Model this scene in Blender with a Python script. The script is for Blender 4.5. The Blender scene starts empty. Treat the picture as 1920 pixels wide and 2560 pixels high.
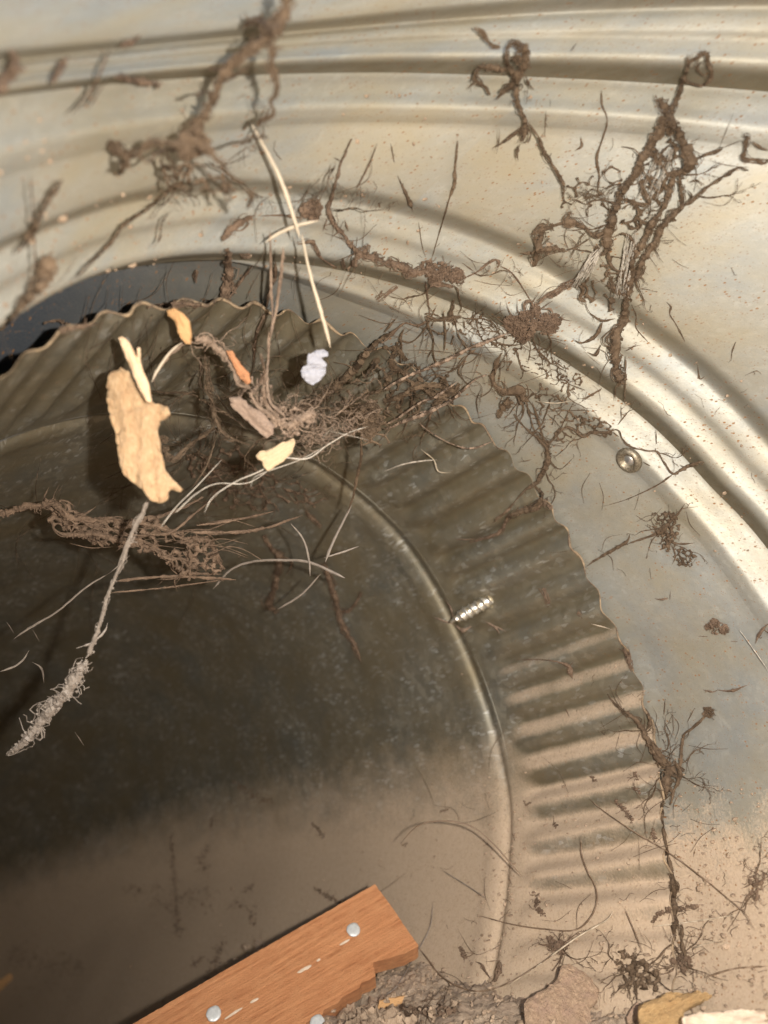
import bpy, bmesh, math, random
import numpy as np
from mathutils import Vector, Matrix, noise
from mathutils.bvhtree import BVHTree
from mathutils.geometry import delaunay_2d_cdt
random.seed(7); np.random.seed(7)
R = math.radians
scene = bpy.context.scene
COL = scene.collection
MM = 0.001

# ------------------------------------------------------------------ camera, light, exposure
FPX, CX, CY = 1850.0, 960.0, 1280.0            # focal length and centre of the 1920x2560 photograph
GRAV = np.array([.25, .93, -.20]); GRAV /= np.linalg.norm(GRAV)      # which way is down, in lens axes (right, down, ahead)
Zw = -GRAV; Yw = np.array([0, 0, 1.]) - (np.array([0, 0, 1.])@Zw)*Zw; Yw /= np.linalg.norm(Yw); Xw = np.cross(Yw, Zw)
CAMLOC = Vector((0, 0, 0.30))
RT = Vector((Xw[0], Yw[0], Zw[0])); UP = -Vector((Xw[1], Yw[1], Zw[1])); FW = Vector((Xw[2], Yw[2], Zw[2]))
def W(p):                                       # lens-axis coordinates in mm (right, down, ahead) -> world metres
    return CAMLOC + (RT*float(p[0]) - UP*float(p[1]) + FW*float(p[2]))*MM
cam_d = bpy.data.cameras.new('camera'); cam = bpy.data.objects.new('camera', cam_d); COL.objects.link(cam)
cam.matrix_world = Matrix.Translation(CAMLOC) @ Matrix((RT, UP, -FW)).transposed().to_4x4()
cam_d.sensor_fit = 'VERTICAL'; cam_d.sensor_height = 36; cam_d.lens = FPX/2560*36
cam_d.clip_start = 0.001; cam_d.clip_end = 50
cam_d.dof.use_dof = True; cam_d.dof.focus_distance = 0.200; cam_d.dof.aperture_fstop = 11
scene.camera = cam

world = bpy.data.worlds.new('World'); scene.world = world; world.use_nodes = True
wn = world.node_tree.nodes; bg = wn['Background']
sky = wn.new('ShaderNodeTexSky'); sky.sky_type = 'NISHITA'; sky.sun_disc = False
sky.sun_elevation = R(40); sky.sun_rotation = R(200)
world.node_tree.links.new(sky.outputs[0], bg.inputs[0]); bg.inputs[1].default_value = 0.13

def area(name, p, target, size, power, col):
    l = bpy.data.lights.new(name, 'AREA'); l.shape = 'DISK'; l.size = size; l.energy = power; l.color = col
    o = bpy.data.objects.new(name, l); COL.objects.link(o)
    o.location = W(p); d = W(target) - o.location
    o.rotation_euler = d.to_track_quat('-Z', 'Y').to_euler(); return o
area('phone_flash', (19, -4, -1), (0, 105, 205), 0.0042, 0.41, (1.0, 0.95, 0.87))
scene.view_settings.view_transform = 'Standard'; scene.view_settings.look = 'None'
scene.view_settings.exposure = 1.17; scene.view_settings.gamma = 1.0
scene.cycles.max_bounces = 8

# ------------------------------------------------------------------ node helpers
class NT:
    def __init__(s, name, rough=.6, metal=0., spec=None):
        s.m = bpy.data.materials.new(name); s.m.use_nodes = True
        s.t = s.m.node_tree; s.n = s.t.nodes; s.b = s.n['Principled BSDF']
        s.b.inputs['Roughness'].default_value = rough; s.b.inputs['Metallic'].default_value = metal
        if spec is not None: s.b.inputs['Specular IOR Level'].default_value = spec
        s.tc = s.n.new('ShaderNodeTexCoord')
    def l(s, a, b): s.t.links.new(a, b); return b
    def setv(s, inp, v):
        if isinstance(v, bpy.types.NodeSocket): s.l(v, inp)
        elif v is not None: inp.default_value = v
    def noise(s, scale, detail=4, rough=.55, vec=None, dist=0):
        n = s.n.new('ShaderNodeTexNoise'); n.inputs['Scale'].default_value = scale; n.inputs['Detail'].default_value = detail
        n.inputs['Roughness'].default_value = rough; n.inputs['Distortion'].default_value = dist
        s.l(vec if vec is not None else s.tc.outputs['Object'], n.inputs['Vector']); return n.outputs['Fac']
    def vor(s, scale, feature='F1', out='Distance', vec=None, rnd=1):
        n = s.n.new('ShaderNodeTexVoronoi'); n.feature = feature; n.inputs['Scale'].default_value = scale
        n.inputs['Randomness'].default_value = rnd
        s.l(vec if vec is not None else s.tc.outputs['Object'], n.inputs['Vector']); return n.outputs[out]
    def ramp(s, f, stops):
        n = s.n.new('ShaderNodeValToRGB'); e = n.color_ramp.elements
        while len(e) < len(stops): e.new(.5)
        for k, (p, c) in enumerate(stops):
            e[k].position = p; e[k].color = (c, c, c, 1) if isinstance(c, (int, float)) else (*c, 1)
        s.l(f, n.inputs['Fac']); return n.outputs['Color']
    def mix(s, f, a, b, mode='MIX'):
        n = s.n.new('ShaderNodeMix'); n.data_type = 'RGBA'; n.blend_type = mode
        s.setv(n.inputs['Factor'], f)
        for k, v in ((6, a), (7, b)):
            if isinstance(v, tuple): v = (*v, 1)
            s.setv(n.inputs[k], v)
        return n.outputs[2]
    def math(s, op, a, b=0., c=None, clamp=False):
        n = s.n.new('ShaderNodeMath'); n.operation = op; n.use_clamp = clamp
        s.setv(n.inputs[0], a); s.setv(n.inputs[1], b)
        if c is not None: s.setv(n.inputs[2], c)
        return n.outputs[0]
    def map(s, scale=(1, 1, 1), rot=(0, 0, 0), vec=None):
        n = s.n.new('ShaderNodeMapping'); n.inputs['Scale'].default_value = scale; n.inputs['Rotation'].default_value = rot
        s.l(vec if vec is not None else s.tc.outputs['Object'], n.inputs['Vector']); return n.outputs[0]
    def sep(s, v):
        n = s.n.new('ShaderNodeSeparateXYZ'); s.l(v, n.inputs[0]); return n.outputs
    def attr(s, name):
        n = s.n.new('ShaderNodeAttribute'); n.attribute_name = name; return n
    def bump(s, h, strength=.3, dist=.0002):
        n = s.n.new('ShaderNodeBump'); n.inputs['Strength'].default_value = strength; n.inputs['Distance'].default_value = dist
        s.l(h, n.inputs['Height']); s.l(n.outputs[0], s.b.inputs['Normal']); return n
    def geo(s, out='Normal'):
        return s.n.new('ShaderNodeNewGeometry').outputs[out]
    def color(s, c): s.setv(s.b.inputs['Base Color'], (*c, 1) if isinstance(c, tuple) else c)

def metal_mat(name, bright, spangle, speck, dustlo, dusthi, metal, rough, contrast):
    """galvanised sheet: attribute uvw = (round the wall in mm, along it in mm, dirt and painted shade); attribute dust = settled dirt 0..1"""
    m = NT(name)
    uv = m.attr('uvw').outputs['Vector']
    du = m.attr('dust').outputs['Fac']
    vc = m.vor(spangle, out='Color', vec=uv); g = m.sep(vc)[0]
    v2 = m.sep(m.vor(spangle*2., out='Color', vec=m.map((1.5, .62, 1), (0, 0, .5), m.mix(.12, uv, m.n.new('ShaderNodeTexNoise').outputs['Color']))))[0]
    cl = m.noise(.035, 5, .6, vec=uv)
    base = m.mix(m.ramp(g, [(0, 0), (.75, .25*contrast), (1, contrast)]), tuple(b*.80 for b in bright), tuple(min(1, b*1.18) for b in bright))
    base = m.mix(m.math('MULTIPLY', m.ramp(v2, [(.78, 0), (.98, .36*contrast)]), m.ramp(m.noise(.12, 3, .5, vec=uv), [(.38, 0), (.62, 1)]), clamp=True), base, (.55, .55, .52))
    base = m.mix(m.ramp(m.noise(.045, 6, .7, vec=uv), [(.48, 0), (.60, .6)]), base, (bright[0]*.62, bright[1]*.68, bright[2]*.76))
    base = m.mix(m.ramp(cl, [(.38, .0), (.66, .75)]), base, (bright[0]*.85, bright[1]*.72, bright[2]*.50))
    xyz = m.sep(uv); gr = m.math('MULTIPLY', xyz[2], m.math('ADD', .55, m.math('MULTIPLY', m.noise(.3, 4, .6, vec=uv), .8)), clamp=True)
    gap_shade = m.math('MULTIPLY', xyz[2], -1., clamp=True); base = m.mix(gap_shade, base, (.055, .066, .085))  # painted shade of the gap beside the rim, a dark blue-grey
    base = m.mix(gr, base, (.115, .088, .045)); cm = m.n.new('ShaderNodeCombineXYZ'); m.l(xyz[0], cm.inputs[0]); m.l(xyz[1], cm.inputs[1]); uv = cm.outputs[0]  # dirt of seams and crimp grooves, with seam shade painted in
    fg = m.noise(3.2, 3, .7, vec=uv); base = m.mix(m.ramp(fg, [(.3, 0), (.75, .45)]), base, tuple(b*.55 for b in bright))
    # thin dirt film, fine grains of it and rust specks
    n1 = m.noise(.11, 6, .65, vec=uv); n2 = m.noise(1.5, 5, .7, vec=uv); n3 = m.noise(.5, 3, .6, vec=uv)
    grain = m.ramp(n2, [(.30, 0), (.70, 1)])
    tot = m.math('ADD', du, m.math('MULTIPLY', m.math('SUBTRACT', n1, .5), .9))
    tot = m.math('ADD', tot, m.math('MULTIPLY', m.math('SUBTRACT', n2, .5), .75))
    fd = m.ramp(tot, [(dustlo, 0), (dusthi, 1)])
    dcol = m.mix(grain, (.25, .18, .12), (.48, .36, .245))
    dcol = m.mix(m.ramp(n3, [(.35, 0), (.65, 1)]), dcol, (.40, .30, .21))
    c = m.mix(fd, base, dcol)
    s1 = m.vor(.62, vec=m.map((1, .9, 1), vec=uv)); sw = m.noise(.05, 3, .5, vec=uv)
    sp = m.math('MULTIPLY', m.ramp(s1, [(.12, 1), (.19, 0)]), m.ramp(sw, [(.38, 0), (.55, 1)]))
    s2 = m.vor(1.5, vec=uv); sp2 = m.math('MULTIPLY', m.ramp(s2, [(.16, 1), (.26, 0)]), m.ramp(n3, [(.44, 0), (.58, 1)]))
    spk = m.math('MULTIPLY', m.math('MAXIMUM', sp, m.math('MULTIPLY', sp2, .7)), speck)
    c = m.mix(spk, c, (.20, .095, .035))
    m.color(c)
    met = m.math('MULTIPLY', m.math('SUBTRACT', 1., m.math('MAXIMUM', fd, spk)), metal)
    m.setv(m.b.inputs['Metallic'], met)
    ro = m.math('ADD', rough-.06, m.math('MULTIPLY', n2, .16))
    ro = m.math('ADD', ro, m.math('MULTIPLY', g, .06))
    ro = m.mix(m.math('MAXIMUM', fd, spk), ro, (.95, .95, .95))
    m.setv(m.b.inputs['Roughness'], ro)
    h = m.math('ADD', m.math('MULTIPLY', n2, .5), m.math('MULTIPLY', m.math('MULTIPLY', fd, m.noise(.9, 6, .75, vec=uv)), 2.2))
    m.bump(h, .35, .00025)
    return m.m

# ------------------------------------------------------------------ mesh and object helpers
def mesh_obj(name, verts, faces, mat, parent=None, smooth=True, attrs=None):
    me = bpy.data.meshes.new(name); me.from_pydata([tuple(v) for v in verts], [], faces)
    if smooth: me.polygons.foreach_set('use_smooth', [True]*len(me.polygons))
    for k, (typ, data) in (attrs or {}).items():
        a = me.attributes.new(k, typ, 'POINT')
        a.data.foreach_set('vector' if typ == 'FLOAT_VECTOR' else 'value', np.asarray(data, dtype=np.float32).ravel())
    me.materials.append(mat); me.update()
    o = bpy.data.objects.new(name, me); COL.objects.link(o)
    if parent: o.parent = parent
    return o
def tag(o, label=None, cat=None, group=None, kind=None):
    if label: o['label'] = label
    if cat: o['category'] = cat
    if group: o['group'] = group
    if kind: o['kind'] = kind
    return o
def empty(name, loc, label, cat, group=None):
    o = bpy.data.objects.new(name, None); COL.objects.link(o); o.location = loc; o.empty_display_size = .005
    bpy.context.view_layer.update()
    return tag(o, label, cat, group)
def adopt(child, parent):
    child.parent = parent; child.matrix_parent_inverse = Matrix.Translation(-parent.location)

# ------------------------------------------------------------------ the elbow's rings: centre, axis, radius and the seen arc
ZS = 960/1659
OR = {'A': (0, 0), 'B': (960, 0), 'C': (0, 600), 'D': (960, 600), 'E': (0, 1250), 'F': (960, 1250), 'G': (0, 1860), 'H': (960, 1860)}
def px(z, pts):
    if z == 'S': return [tuple(p) for p in pts]
    if z == 'P': return [(p[0]*1920/1659, p[1]*1920/1659) for p in pts]
    if z == 'K': return [(220+p[0]*700/1659, 720+p[1]*700/1659) for p in pts]
    ox, oy = OR[z]; return [(ox + p[0]*ZS, oy + p[1]*ZS) for p in pts]
def axis(th, ph): return np.array([math.sin(th), math.sin(ph)*math.cos(th), math.cos(ph)*math.cos(th)])
class Ring:
    def __init__(s, C, n, rad, pts=None):
        s.C = np.array(C, float); s.n = np.array(n, float)/np.linalg.norm(n); s.R = rad
        u = np.array([0, -1., 0]); u -= (u@s.n)*s.n; s.u = u/np.linalg.norm(u); s.v = np.cross(s.n, s.u)
        s.tab = None
        if pts:
            T = []
            for x, y in pts:
                d = np.array([(x-CX)/FPX, (y-CY)/FPX, 1.]); X = d*(s.C@s.n)/(d@s.n) - s.C
                T.append((math.atan2(X@s.v, X@s.u), np.linalg.norm(X)))
            T.sort(); th = np.array([t for t, _ in T]); r = np.array([r for _, r in T])
            g = np.linspace(-math.pi, math.pi, 721)
            lo, hi = th[0], th[-1]
            val = np.interp(g, th, r - rad)
            fade = np.where(g < lo, np.exp(-((g-lo)/.7)**2), np.where(g > hi, np.exp(-((g-hi)/.7)**2), 1.))
            val = val*fade
            k = np.exp(-np.linspace(-2, 2, 29)**2); k /= k.sum()
            val = np.convolve(np.r_[val[-15:-1], val, val[1:15]], k, 'valid')
            s.tab = (g, val)
    def r(s, th):
        th = (th + math.pi) % (2*math.pi) - math.pi
        return s.R + (np.interp(th, *s.tab) if s.tab else 0*th)
    def rad(s, th): return np.cos(th)[..., None]*s.u + np.sin(th)[..., None]*s.v
    def P(s, th, dr=0.): return s.C + (s.r(th)+dr)[..., None]*s.rad(th)

crimp_px = px('C', [(60,545),(180,455),(300,385),(470,325),(640,285),(820,270),(1000,275),(1230,315),(1370,355),(1500,410),(1610,455)]) + \
  px('D', [(300,700),(400,780),(490,880),(580,980),(690,1120),(740,1200)]) + \
  px('F', [(780,120),(850,270),(930,430),(990,560),(1070,680),(1100,800),(1140,920),(1190,1100)]) + \
  px('H', [(1190,100),(1195,230),(1210,400),(1240,560),(1245,750),(1260,900)])
bead_px = px('E', [(1540,10),(1650,110)]) + px('F', [(0,110),(100,230),(200,390),(290,560),(360,720),(410,870),(460,1020),(490,1180)]) + \
  px('H', [(500,150),(520,300),(510,500),(490,700)])
r2_px = px('C', [(0,410),(150,310),(300,230),(500,165),(700,125),(900,112),(1150,115),(1350,130),(1500,155)]) + \
  px('D', [(0,195),(150,235),(300,290),(450,355),(540,410),(700,490),(850,590),(1000,690),(1150,810),(1300,960),(1400,1080),(1530,1200)])
r3_px = px('A', [(0,430),(400,380),(800,345),(1100,330),(1659,318)]) + px('B', [(0,318),(600,335),(1200,365),(1659,400)])
n1, n2, n3 = axis(-.704,.553), axis(-.442,.683), axis(-.043,.939)
C1, C2, C3 = np.array([2.787,40.464,153.292]), np.array([19.151,24.525,132.068]), np.array([40.402,-33.449,77.904])
RIM = Ring(C1, n1, 97.5, crimp_px); BEAD = Ring(C1+61.5*n1, n1, 100.5, bead_px)
J2 = Ring(C2, n2, 101, r2_px); J3 = Ring(C3, n3, 103, r3_px)
n4 = axis(.25, 1.25); J4 = Ring(C3 - 62*(n3+n4)/np.linalg.norm(n3+n4), n4, 103)
COLLAR_END = Ring(C1 + 55*n1, n1, 104.0); COLLAR_LIP = Ring(C1 + 56*n1, n1, 100.2)
COLLAR_MID = Ring(C1 - 2*n1, n1, 101.0)
# the collar round the crimped rim follows the seen rim just outside it
g = np.linspace(-math.pi, math.pi, 721)
def ring_angle(R_, x, y):
    d = np.array([(x-CX)/FPX, (y-CY)/FPX, 1.]); X = d*(R_.C@R_.n)/(d@R_.n)-R_.C; return math.atan2(X@R_.v, X@R_.u)
GAPA = ring_angle(RIM, 60, 910)
mixt = RIM.tab[1]*.09+BEAD.tab[1]*.91; COLLAR_END.tab = (g, mixt); COLLAR_LIP.tab = (g, mixt)
COLLAR_MID.tab = (g, RIM.tab[1] - .3 + 15*np.exp(-((g-GAPA)/.6)**2))            # the pipe sits off centre: a gap opens on that side


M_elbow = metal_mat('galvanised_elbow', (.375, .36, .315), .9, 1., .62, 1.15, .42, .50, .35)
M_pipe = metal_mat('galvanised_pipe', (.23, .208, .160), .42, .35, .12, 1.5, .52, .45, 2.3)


def loft(name, rows, uvw, dust, mat, parent=None, closed=True):
    """rows: list of (N,3) arrays in mm"""
    n = len(rows[0]); V = [W(p) for r_ in rows for p in r_]; F = []
    for i in range(len(rows)-1):
        for j in range(n if closed else n-1):
            a, b = i*n+j, i*n+(j+1) % n
            F.append((a, b, b+n, a+n))
    return mesh_obj(name, V, F, mat, parent, True, {'uvw': ('FLOAT_VECTOR', uvw), 'dust': ('FLOAT', dust)})

def dust_at(P, Nrm, base=0., k=.75):
    """dirt settles on what faces up and low down in the elbow"""
    P = np.asarray(P); up = -(Nrm@GRAV)
    low = P@GRAV
    return base + k*np.clip(up, -1, 1) + np.clip((low-38)/50., -.8, .9)

def sm(a, b, x): t = np.clip((x-a)/(b-a), 0, 1); return t*t*(3-2*t)
# radial shape of a rotating seam; s = mm along the wall from the seam line (negative = towards the opening)
PROF_S = np.array([-27, -24, -21.5, -19, -16.5, -14, -11.5, -9.3, -7.3, -5.2, -2.8, -.8, 0])
PROF_R = np.array([0, .35, 1.9, 2.9, 1.6, .75, .55, -.5, -1.8, -1.7, .2, 1.7, 2.1])
PROD_S = np.array([0, .5, 2.5, 5.5, 8.0, 10.5, 13.5])
PROD_R = np.array([2.5, 2.4, 1.6, .35, -1.15, -.9, 0])
PROF_R = PROF_R*.85; PROD_R = PROD_R*.85
def hermite(xs, ys, x):
    m = np.gradient(ys, xs); i = np.clip(np.searchsorted(xs, x)-1, 0, len(xs)-2)
    h = xs[i+1]-xs[i]; t = (x-xs[i])/h
    return (2*t**3-3*t**2+1)*ys[i]+(t**3-2*t**2+t)*h*m[i]+(-2*t**3+3*t**2)*ys[i+1]+(t**3-t**2)*h*m[i+1]

def gore(name, A, B, dA, dB, u0, parent, nseg=960, endprof=True, startprof=True, base=0.):
    th = np.linspace(0, 2*math.pi, nseg, endpoint=False)
    PA, PB = A.P(th), B.P(th); L = np.linalg.norm(PB-PA, axis=1)
    sA = np.linspace(0, 13.5, 34) if startprof else np.array([0.])
    sB = np.linspace(-27, 0, 70) if endprof else np.array([0.])
    lim = np.minimum(1, (L-1)/42.)
    rows, uvw, dust = [], [], []
    def put(t, dr, grime_shade=0.):
        p = PA + (PB-PA)*t[:, None]
        rad = A.rad(th)*(1-t)[:, None] + B.rad(th)*t[:, None]; rad /= np.linalg.norm(rad, axis=1)[:, None]
        wob = np.array([.35*noise.noise(Vector((math.cos(a)*2.2, math.sin(a)*2.2, u0+float(tt)*1.3))) for a, tt in zip(th, t)])
        p = p + rad*(dr + wob*np.sin(np.pi*np.clip(t, 0, 1)))[:, None]
        rows.append(p); uvw.append(np.stack([th*100, t*L+u0, grime_shade*np.ones(len(th))], 1))
        dust.append(dust_at(p, -rad, base))
    for s in sA: put(s*lim/L, hermite(PROD_S, PROD_R, np.array([s]))[0]*lim if startprof else 0*th)
    t0 = sA[-1]*lim/L; t1 = 1+sB[0]*lim/L
    for k in np.linspace(0, 1, 12)[1:-1]: put(t0+(t1-t0)*k, 0*th)
    for s in sB: put(1+s*lim/L, hermite(PROF_S, PROF_R, np.array([s]))[0]*lim if endprof else 0*th, .85*float(sm(-6.5, -3.2, s))+.5*math.exp(-((s+22)/2.6)**2)+.3*math.exp(-((s+12)/2.)**2))  # seam dirt, plus dark bands painted in for the shaded recesses
    return loft(name, rows, np.concatenate(uvw), np.concatenate(dust), M_elbow, parent)

elbow = empty('duct_elbow', W(C2), 'pale galvanised sheet metal duct elbow of ribbed rings round the dark pipe mouth', 'duct elbow')
g0 = gore('elbow_ring', J4, J3, 0, 0, 0., None)
g1 = gore('elbow_ring', J3, J2, 0, 0, 200., None)
# last ring: a plain collar that slips over the crimped end
def collar():
    th = np.linspace(0, 2*math.pi, 960, endpoint=False)
    PA, PM, PE = J2.P(th), COLLAR_MID.P(th, np.full(960, 1.6)), COLLAR_END.P(th)
    rows, uvw, dust = [], [], []
    L = np.linalg.norm(PM-PA, axis=1); lim = np.minimum(1, L/15.)
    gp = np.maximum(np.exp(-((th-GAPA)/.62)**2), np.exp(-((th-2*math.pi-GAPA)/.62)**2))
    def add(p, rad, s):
        k = gp*sm(.30, .5, s/L)*1.15; rows.append(p); uvw.append(np.stack([th*100, s+450, -np.clip(k, 0, 1)], 1)); dust.append(dust_at(p, -rad, -.05)-k*.6)  # gap side coloured dark to stand in for shade between collar and pipe
    rad = J2.rad(th)
    for s in np.linspace(0, 13.5, 34): add(PA+(PM-PA)*(s*lim/L)[:, None]+rad*(hermite(PROD_S, PROD_R, np.array([s]))[0]*lim)[:, None], rad, s*lim)
    t0 = 13.5*lim/L
    for k in np.linspace(0, 1, 14)[1:]:
        t = t0+(1-t0)*k; add(PA+(PM-PA)*t[:, None], rad, t*L)
    for k in np.linspace(0, 1, 8)[1:]: add(PM+(PE-PM)*k, rad, L+28*k)
    add(COLLAR_LIP.P(th), rad, L+60)
    return loft('collar', rows, np.concatenate(uvw), np.concatenate(dust), M_elbow, None)
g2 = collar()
for o in (g0, g1, g2): adopt(o, elbow)
g2['label'] = 'plain innermost collar of the elbow holding the rivet'

# ------------------------------------------------------------------ the crimped pipe
NCR = 60
BEND = np.array([-.45, .55, .0])
def pipe():
    n = NCR*24; th = np.linspace(0, 2*math.pi, n, endpoint=False)
    def radii(s):
        t = np.clip(s/61.5, 0, 1); return RIM.r(th)*(1-t)+BEAD.r(th)*t
    jit = np.array([.35*noise.noise(Vector((math.cos(a)*9, math.sin(a)*9, 3))) for a in th])
    amp = np.array([.95+.5*noise.noise(Vector((math.cos(a)*6, math.sin(a)*6, 9)))+.35*noise.noise(Vector((math.cos(a)*19, math.sin(a)*19, 9))) for a in th])
    amp = amp*(1-.6*np.exp(-((th-GAPA)/.45)**2)-.6*np.exp(-((th-2*math.pi-GAPA)/.45)**2))
    S = np.concatenate([np.linspace(0, 50, 46), np.linspace(50, 56, 8)[1:], np.linspace(56, 70, 40)[1:], np.linspace(70, 420, 60)[1:]])
    rows, uvw, dust = [], [], []
    rad = RIM.rad(th); fillf = (1 - sm(.62, .98, rad@GRAV))*.88      # settled dust fills the crimps towards the bottom
    for s in S:
        w = float(1-sm(44, 54, s))*(1-.15*s/60)
        cr = w*1.65*amp*fillf*np.sin(NCR*th+jit*2.2)
        prof = 1.15*math.exp(-((s-59.6)/1.7)**2) - .55*math.exp(-((s-65.5)/3.6)**2)
        wob = np.array([.5*noise.noise(Vector((math.cos(a)*3, math.sin(a)*3, s*.04))) for a in th])*sm(0, 20, s)
        r_ = radii(s) + cr + prof + wob
        p = C1 + s*n1 + rad*r_[:, None] + BEND*(max(0, s-190)/230)**2*150
        edge = .7*np.array([noise.noise(Vector((math.cos(a)*14, math.sin(a)*14, 5))) for a in th]) if s < 1 else 0
        p = p + (n1[None, :]*np.asarray(edge)[:, None] if s < 1 else 0)
        # true normal tilt of the crimps decides where dirt lies
        sl = -w*1.65*amp*fillf*NCR*np.cos(NCR*th+jit*2.2)/98.
        tang = -np.sin(th)[:, None]*RIM.u+np.cos(th)[:, None]*RIM.v
        N = -rad - sl[:, None]*tang; N /= np.linalg.norm(N, axis=1)[:, None]
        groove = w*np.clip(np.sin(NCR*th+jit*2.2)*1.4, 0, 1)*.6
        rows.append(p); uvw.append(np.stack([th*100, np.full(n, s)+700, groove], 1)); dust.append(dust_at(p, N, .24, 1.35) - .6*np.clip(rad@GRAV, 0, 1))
    ce = C1 + S[-1]*n1 + BEND*((S[-1]-190)/230)**2*150                        # rounded cap added to keep the sky out of the far end
    last = rows[-1]
    for k in (.96, .85, .6, .3, .02):
        p = ce + (last-ce)*k + n1*60*math.sqrt(1-k*k); rows.append(p); uvw.append(np.stack([th*100, np.full(n, 1200+100*(1-k)), 0*th], 1)); dust.append(dust_at(p, -rad, .2))
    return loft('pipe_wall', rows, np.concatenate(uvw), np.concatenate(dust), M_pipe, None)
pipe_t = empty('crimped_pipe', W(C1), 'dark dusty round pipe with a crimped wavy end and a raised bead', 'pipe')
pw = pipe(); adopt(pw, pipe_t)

# ------------------------------------------------------------------ finding a place on the sheet metal
bpy.context.view_layer.update()
V_, F_ = [], []
# the bed of dirt lying along the bottom of the pipe and elbow
M_bed = None
def build_bed():
    V, F, idx = [], [], {}
    e1 = np.cross(GRAV, [0, 0, 1.]); e1 /= np.linalg.norm(e1); e2 = np.cross(e1, GRAV)
    def ok(X):
        s_ = (X-C1)@n1
        if s_ > 0: d = X-C1-s_*n1; return np.linalg.norm(d) < 102
        for A_, n_ in ((C2, n1+n2), (C3, n2+n3)):
            n_ = n_/np.linalg.norm(n_); d = X-A_; t_ = d@n_
            if t_ > -5 or A_ is C3:
                return np.linalg.norm(d-t_*n_) < 104.5
        return False
    o0 = np.array([60, 0, 170.]); o0 = o0-(o0@GRAV)*GRAV; st = .8
    for i in range(-195, 150):
        for j in range(-165, 225):
            a, b_ = i*st, j*st; q = Vector((a*.05, b_*.05, 0))
            hgt = 2.6*noise.noise(q)+1.5*noise.noise(q*3.1)+1.0*noise.noise(q*9)+.7*noise.noise(q*23)
            X = o0+e1*a+e2*b_+GRAV*(BED_H-hgt)
            if ok(X): idx[(i, j)] = len(V); V.append(W(X))
    for (i, j), k in idx.items():
        if (i+1, j) in idx and (i, j+1) in idx and (i+1, j+1) in idx: F.append((k, idx[(i+1, j)], idx[(i+1, j+1)], idx[(i, j+1)]))
    return V, F
BED_H = 93.5
bv, bf = build_bed()
for o in (g0, g1, g2, pw):
    b = len(V_); mw = o.matrix_world
    V_ += [mw@v.co for v in o.data.vertices]; F_ += [[b+i for i in p.vertices] for p in o.data.polygons]
b = len(V_); V_ += bv; F_ += [tuple(b+i for i in f) for f in bf]
TREE = BVHTree.FromPolygons(V_, F_)
def ray(x, y): return RT*((x-CX)/FPX) - UP*((y-CY)/FPX) + FW        # length 1 along the lens axis
def hit(x, y):
    d = ray(x, y); k = d.length; h = TREE.ray_cast(CAMLOC, d/k)
    if h[0] is None: return CAMLOC + d*.30, -d/k, .30
    n = h[1] if h[1].dot(d) < 0 else -h[1]
    return h[0], n, h[3]/k
def on(x, y, h=0.):                              # h mm off the metal, towards the opening
    p, n, z = hit(x, y); return CAMLOC + ray(x, y)*(z - h*MM), z - h*MM
def zat(x, y, z): return CAMLOC + ray(x, y)*(z*MM), z*MM

class MB:
    def __init__(s): s.v = []; s.f = []
    def tube(s, P, Rr, n=6, cap=True, flat=1.):
        P = [Vector(p) for p in P]
        if len(P) < 2: return
        b0 = len(s.v); up = Vector((.3, .2, 1)).normalized()
        for i, p in enumerate(P):
            t = (P[min(i+1, len(P)-1)] - P[max(i-1, 0)])
            if t.length < 1e-9: t = Vector((0, 0, 1))
            t.normalize(); a = up - t*up.dot(t)
            if a.length < 1e-3: a = Vector((1, 0, 0)) - t*t.x
            a.normalize(); up = a; b = t.cross(a)
            for k in range(n):
                q = 2*math.pi*k/n; r = Rr[i]*(1+.28*noise.noise(Vector((p.x*900+k*3.1, p.y*900, p.z*900))))
                s.v.append(p + a*math.cos(q)*r + b*math.sin(q)*r*flat)
        for i in range(len(P)-1):
            for k in range(n):
                a_ = b0+i*n+k; c_ = b0+i*n+(k+1) % n; s.f.append((a_, c_, c_+n, a_+n))
        if cap:
            s.f.append(tuple(b0+k for k in reversed(range(n)))); s.f.append(tuple(b0+(len(P)-1)*n+k for k in range(n)))
    ICO = None
    def lump(s, c, r, seed=0., squash=(1, 1, 1), sub=1, amp=.45):
        key = sub
        if MB.ICO is None: MB.ICO = {}
        if key not in MB.ICO:
            bm = bmesh.new(); bmesh.ops.create_icosphere(bm, subdivisions=sub, radius=1)
            bm.verts.ensure_lookup_table(); MB.ICO[key] = ([v.co.copy() for v in bm.verts], [tuple(x.index for x in f.verts) for f in bm.faces]); bm.free()
        vs, fs = MB.ICO[key]; b = len(s.v)
        for v in vs:
            k = 1 + amp*2*noise.noise(v*1.7+Vector((seed, seed*.3, 7))) + (amp*noise.noise(v*4.1+Vector((seed, 2, 7))) if sub > 1 else 0)
            s.v.append(Vector(c) + Vector((v.x*squash[0], v.y*squash[1], v.z*squash[2]))*r*k)
        s.f += [tuple(b+i for i in f) for f in fs]
    def build(s, name, mat, smooth=False):
        return mesh_obj(name, s.v, s.f, mat, None, smooth)

def spline(pts, step=5.):
    """Catmull-Rom through (x, y, w) points, resampled about every `step` pixels"""
    P = np.array(pts, float)
    if len(P) < 2: return P
    Q = np.vstack([2*P[0]-P[1], P, 2*P[-1]-P[-2]]); out = []
    for i in range(1, len(Q)-2):
        n = max(2, int(np.hypot(*(Q[i+1, :2]-Q[i, :2]))/step))
        for t in np.arange(n)/n:
            out.append(.5*((2*Q[i])+(-Q[i-1]+Q[i+1])*t+(2*Q[i-1]-5*Q[i]+4*Q[i+1]-Q[i+2])*t*t+(-Q[i-1]+3*Q[i]-3*Q[i+1]+Q[i+2])*t**3))
    out.append(P[-1]); return np.array(out)

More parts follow.
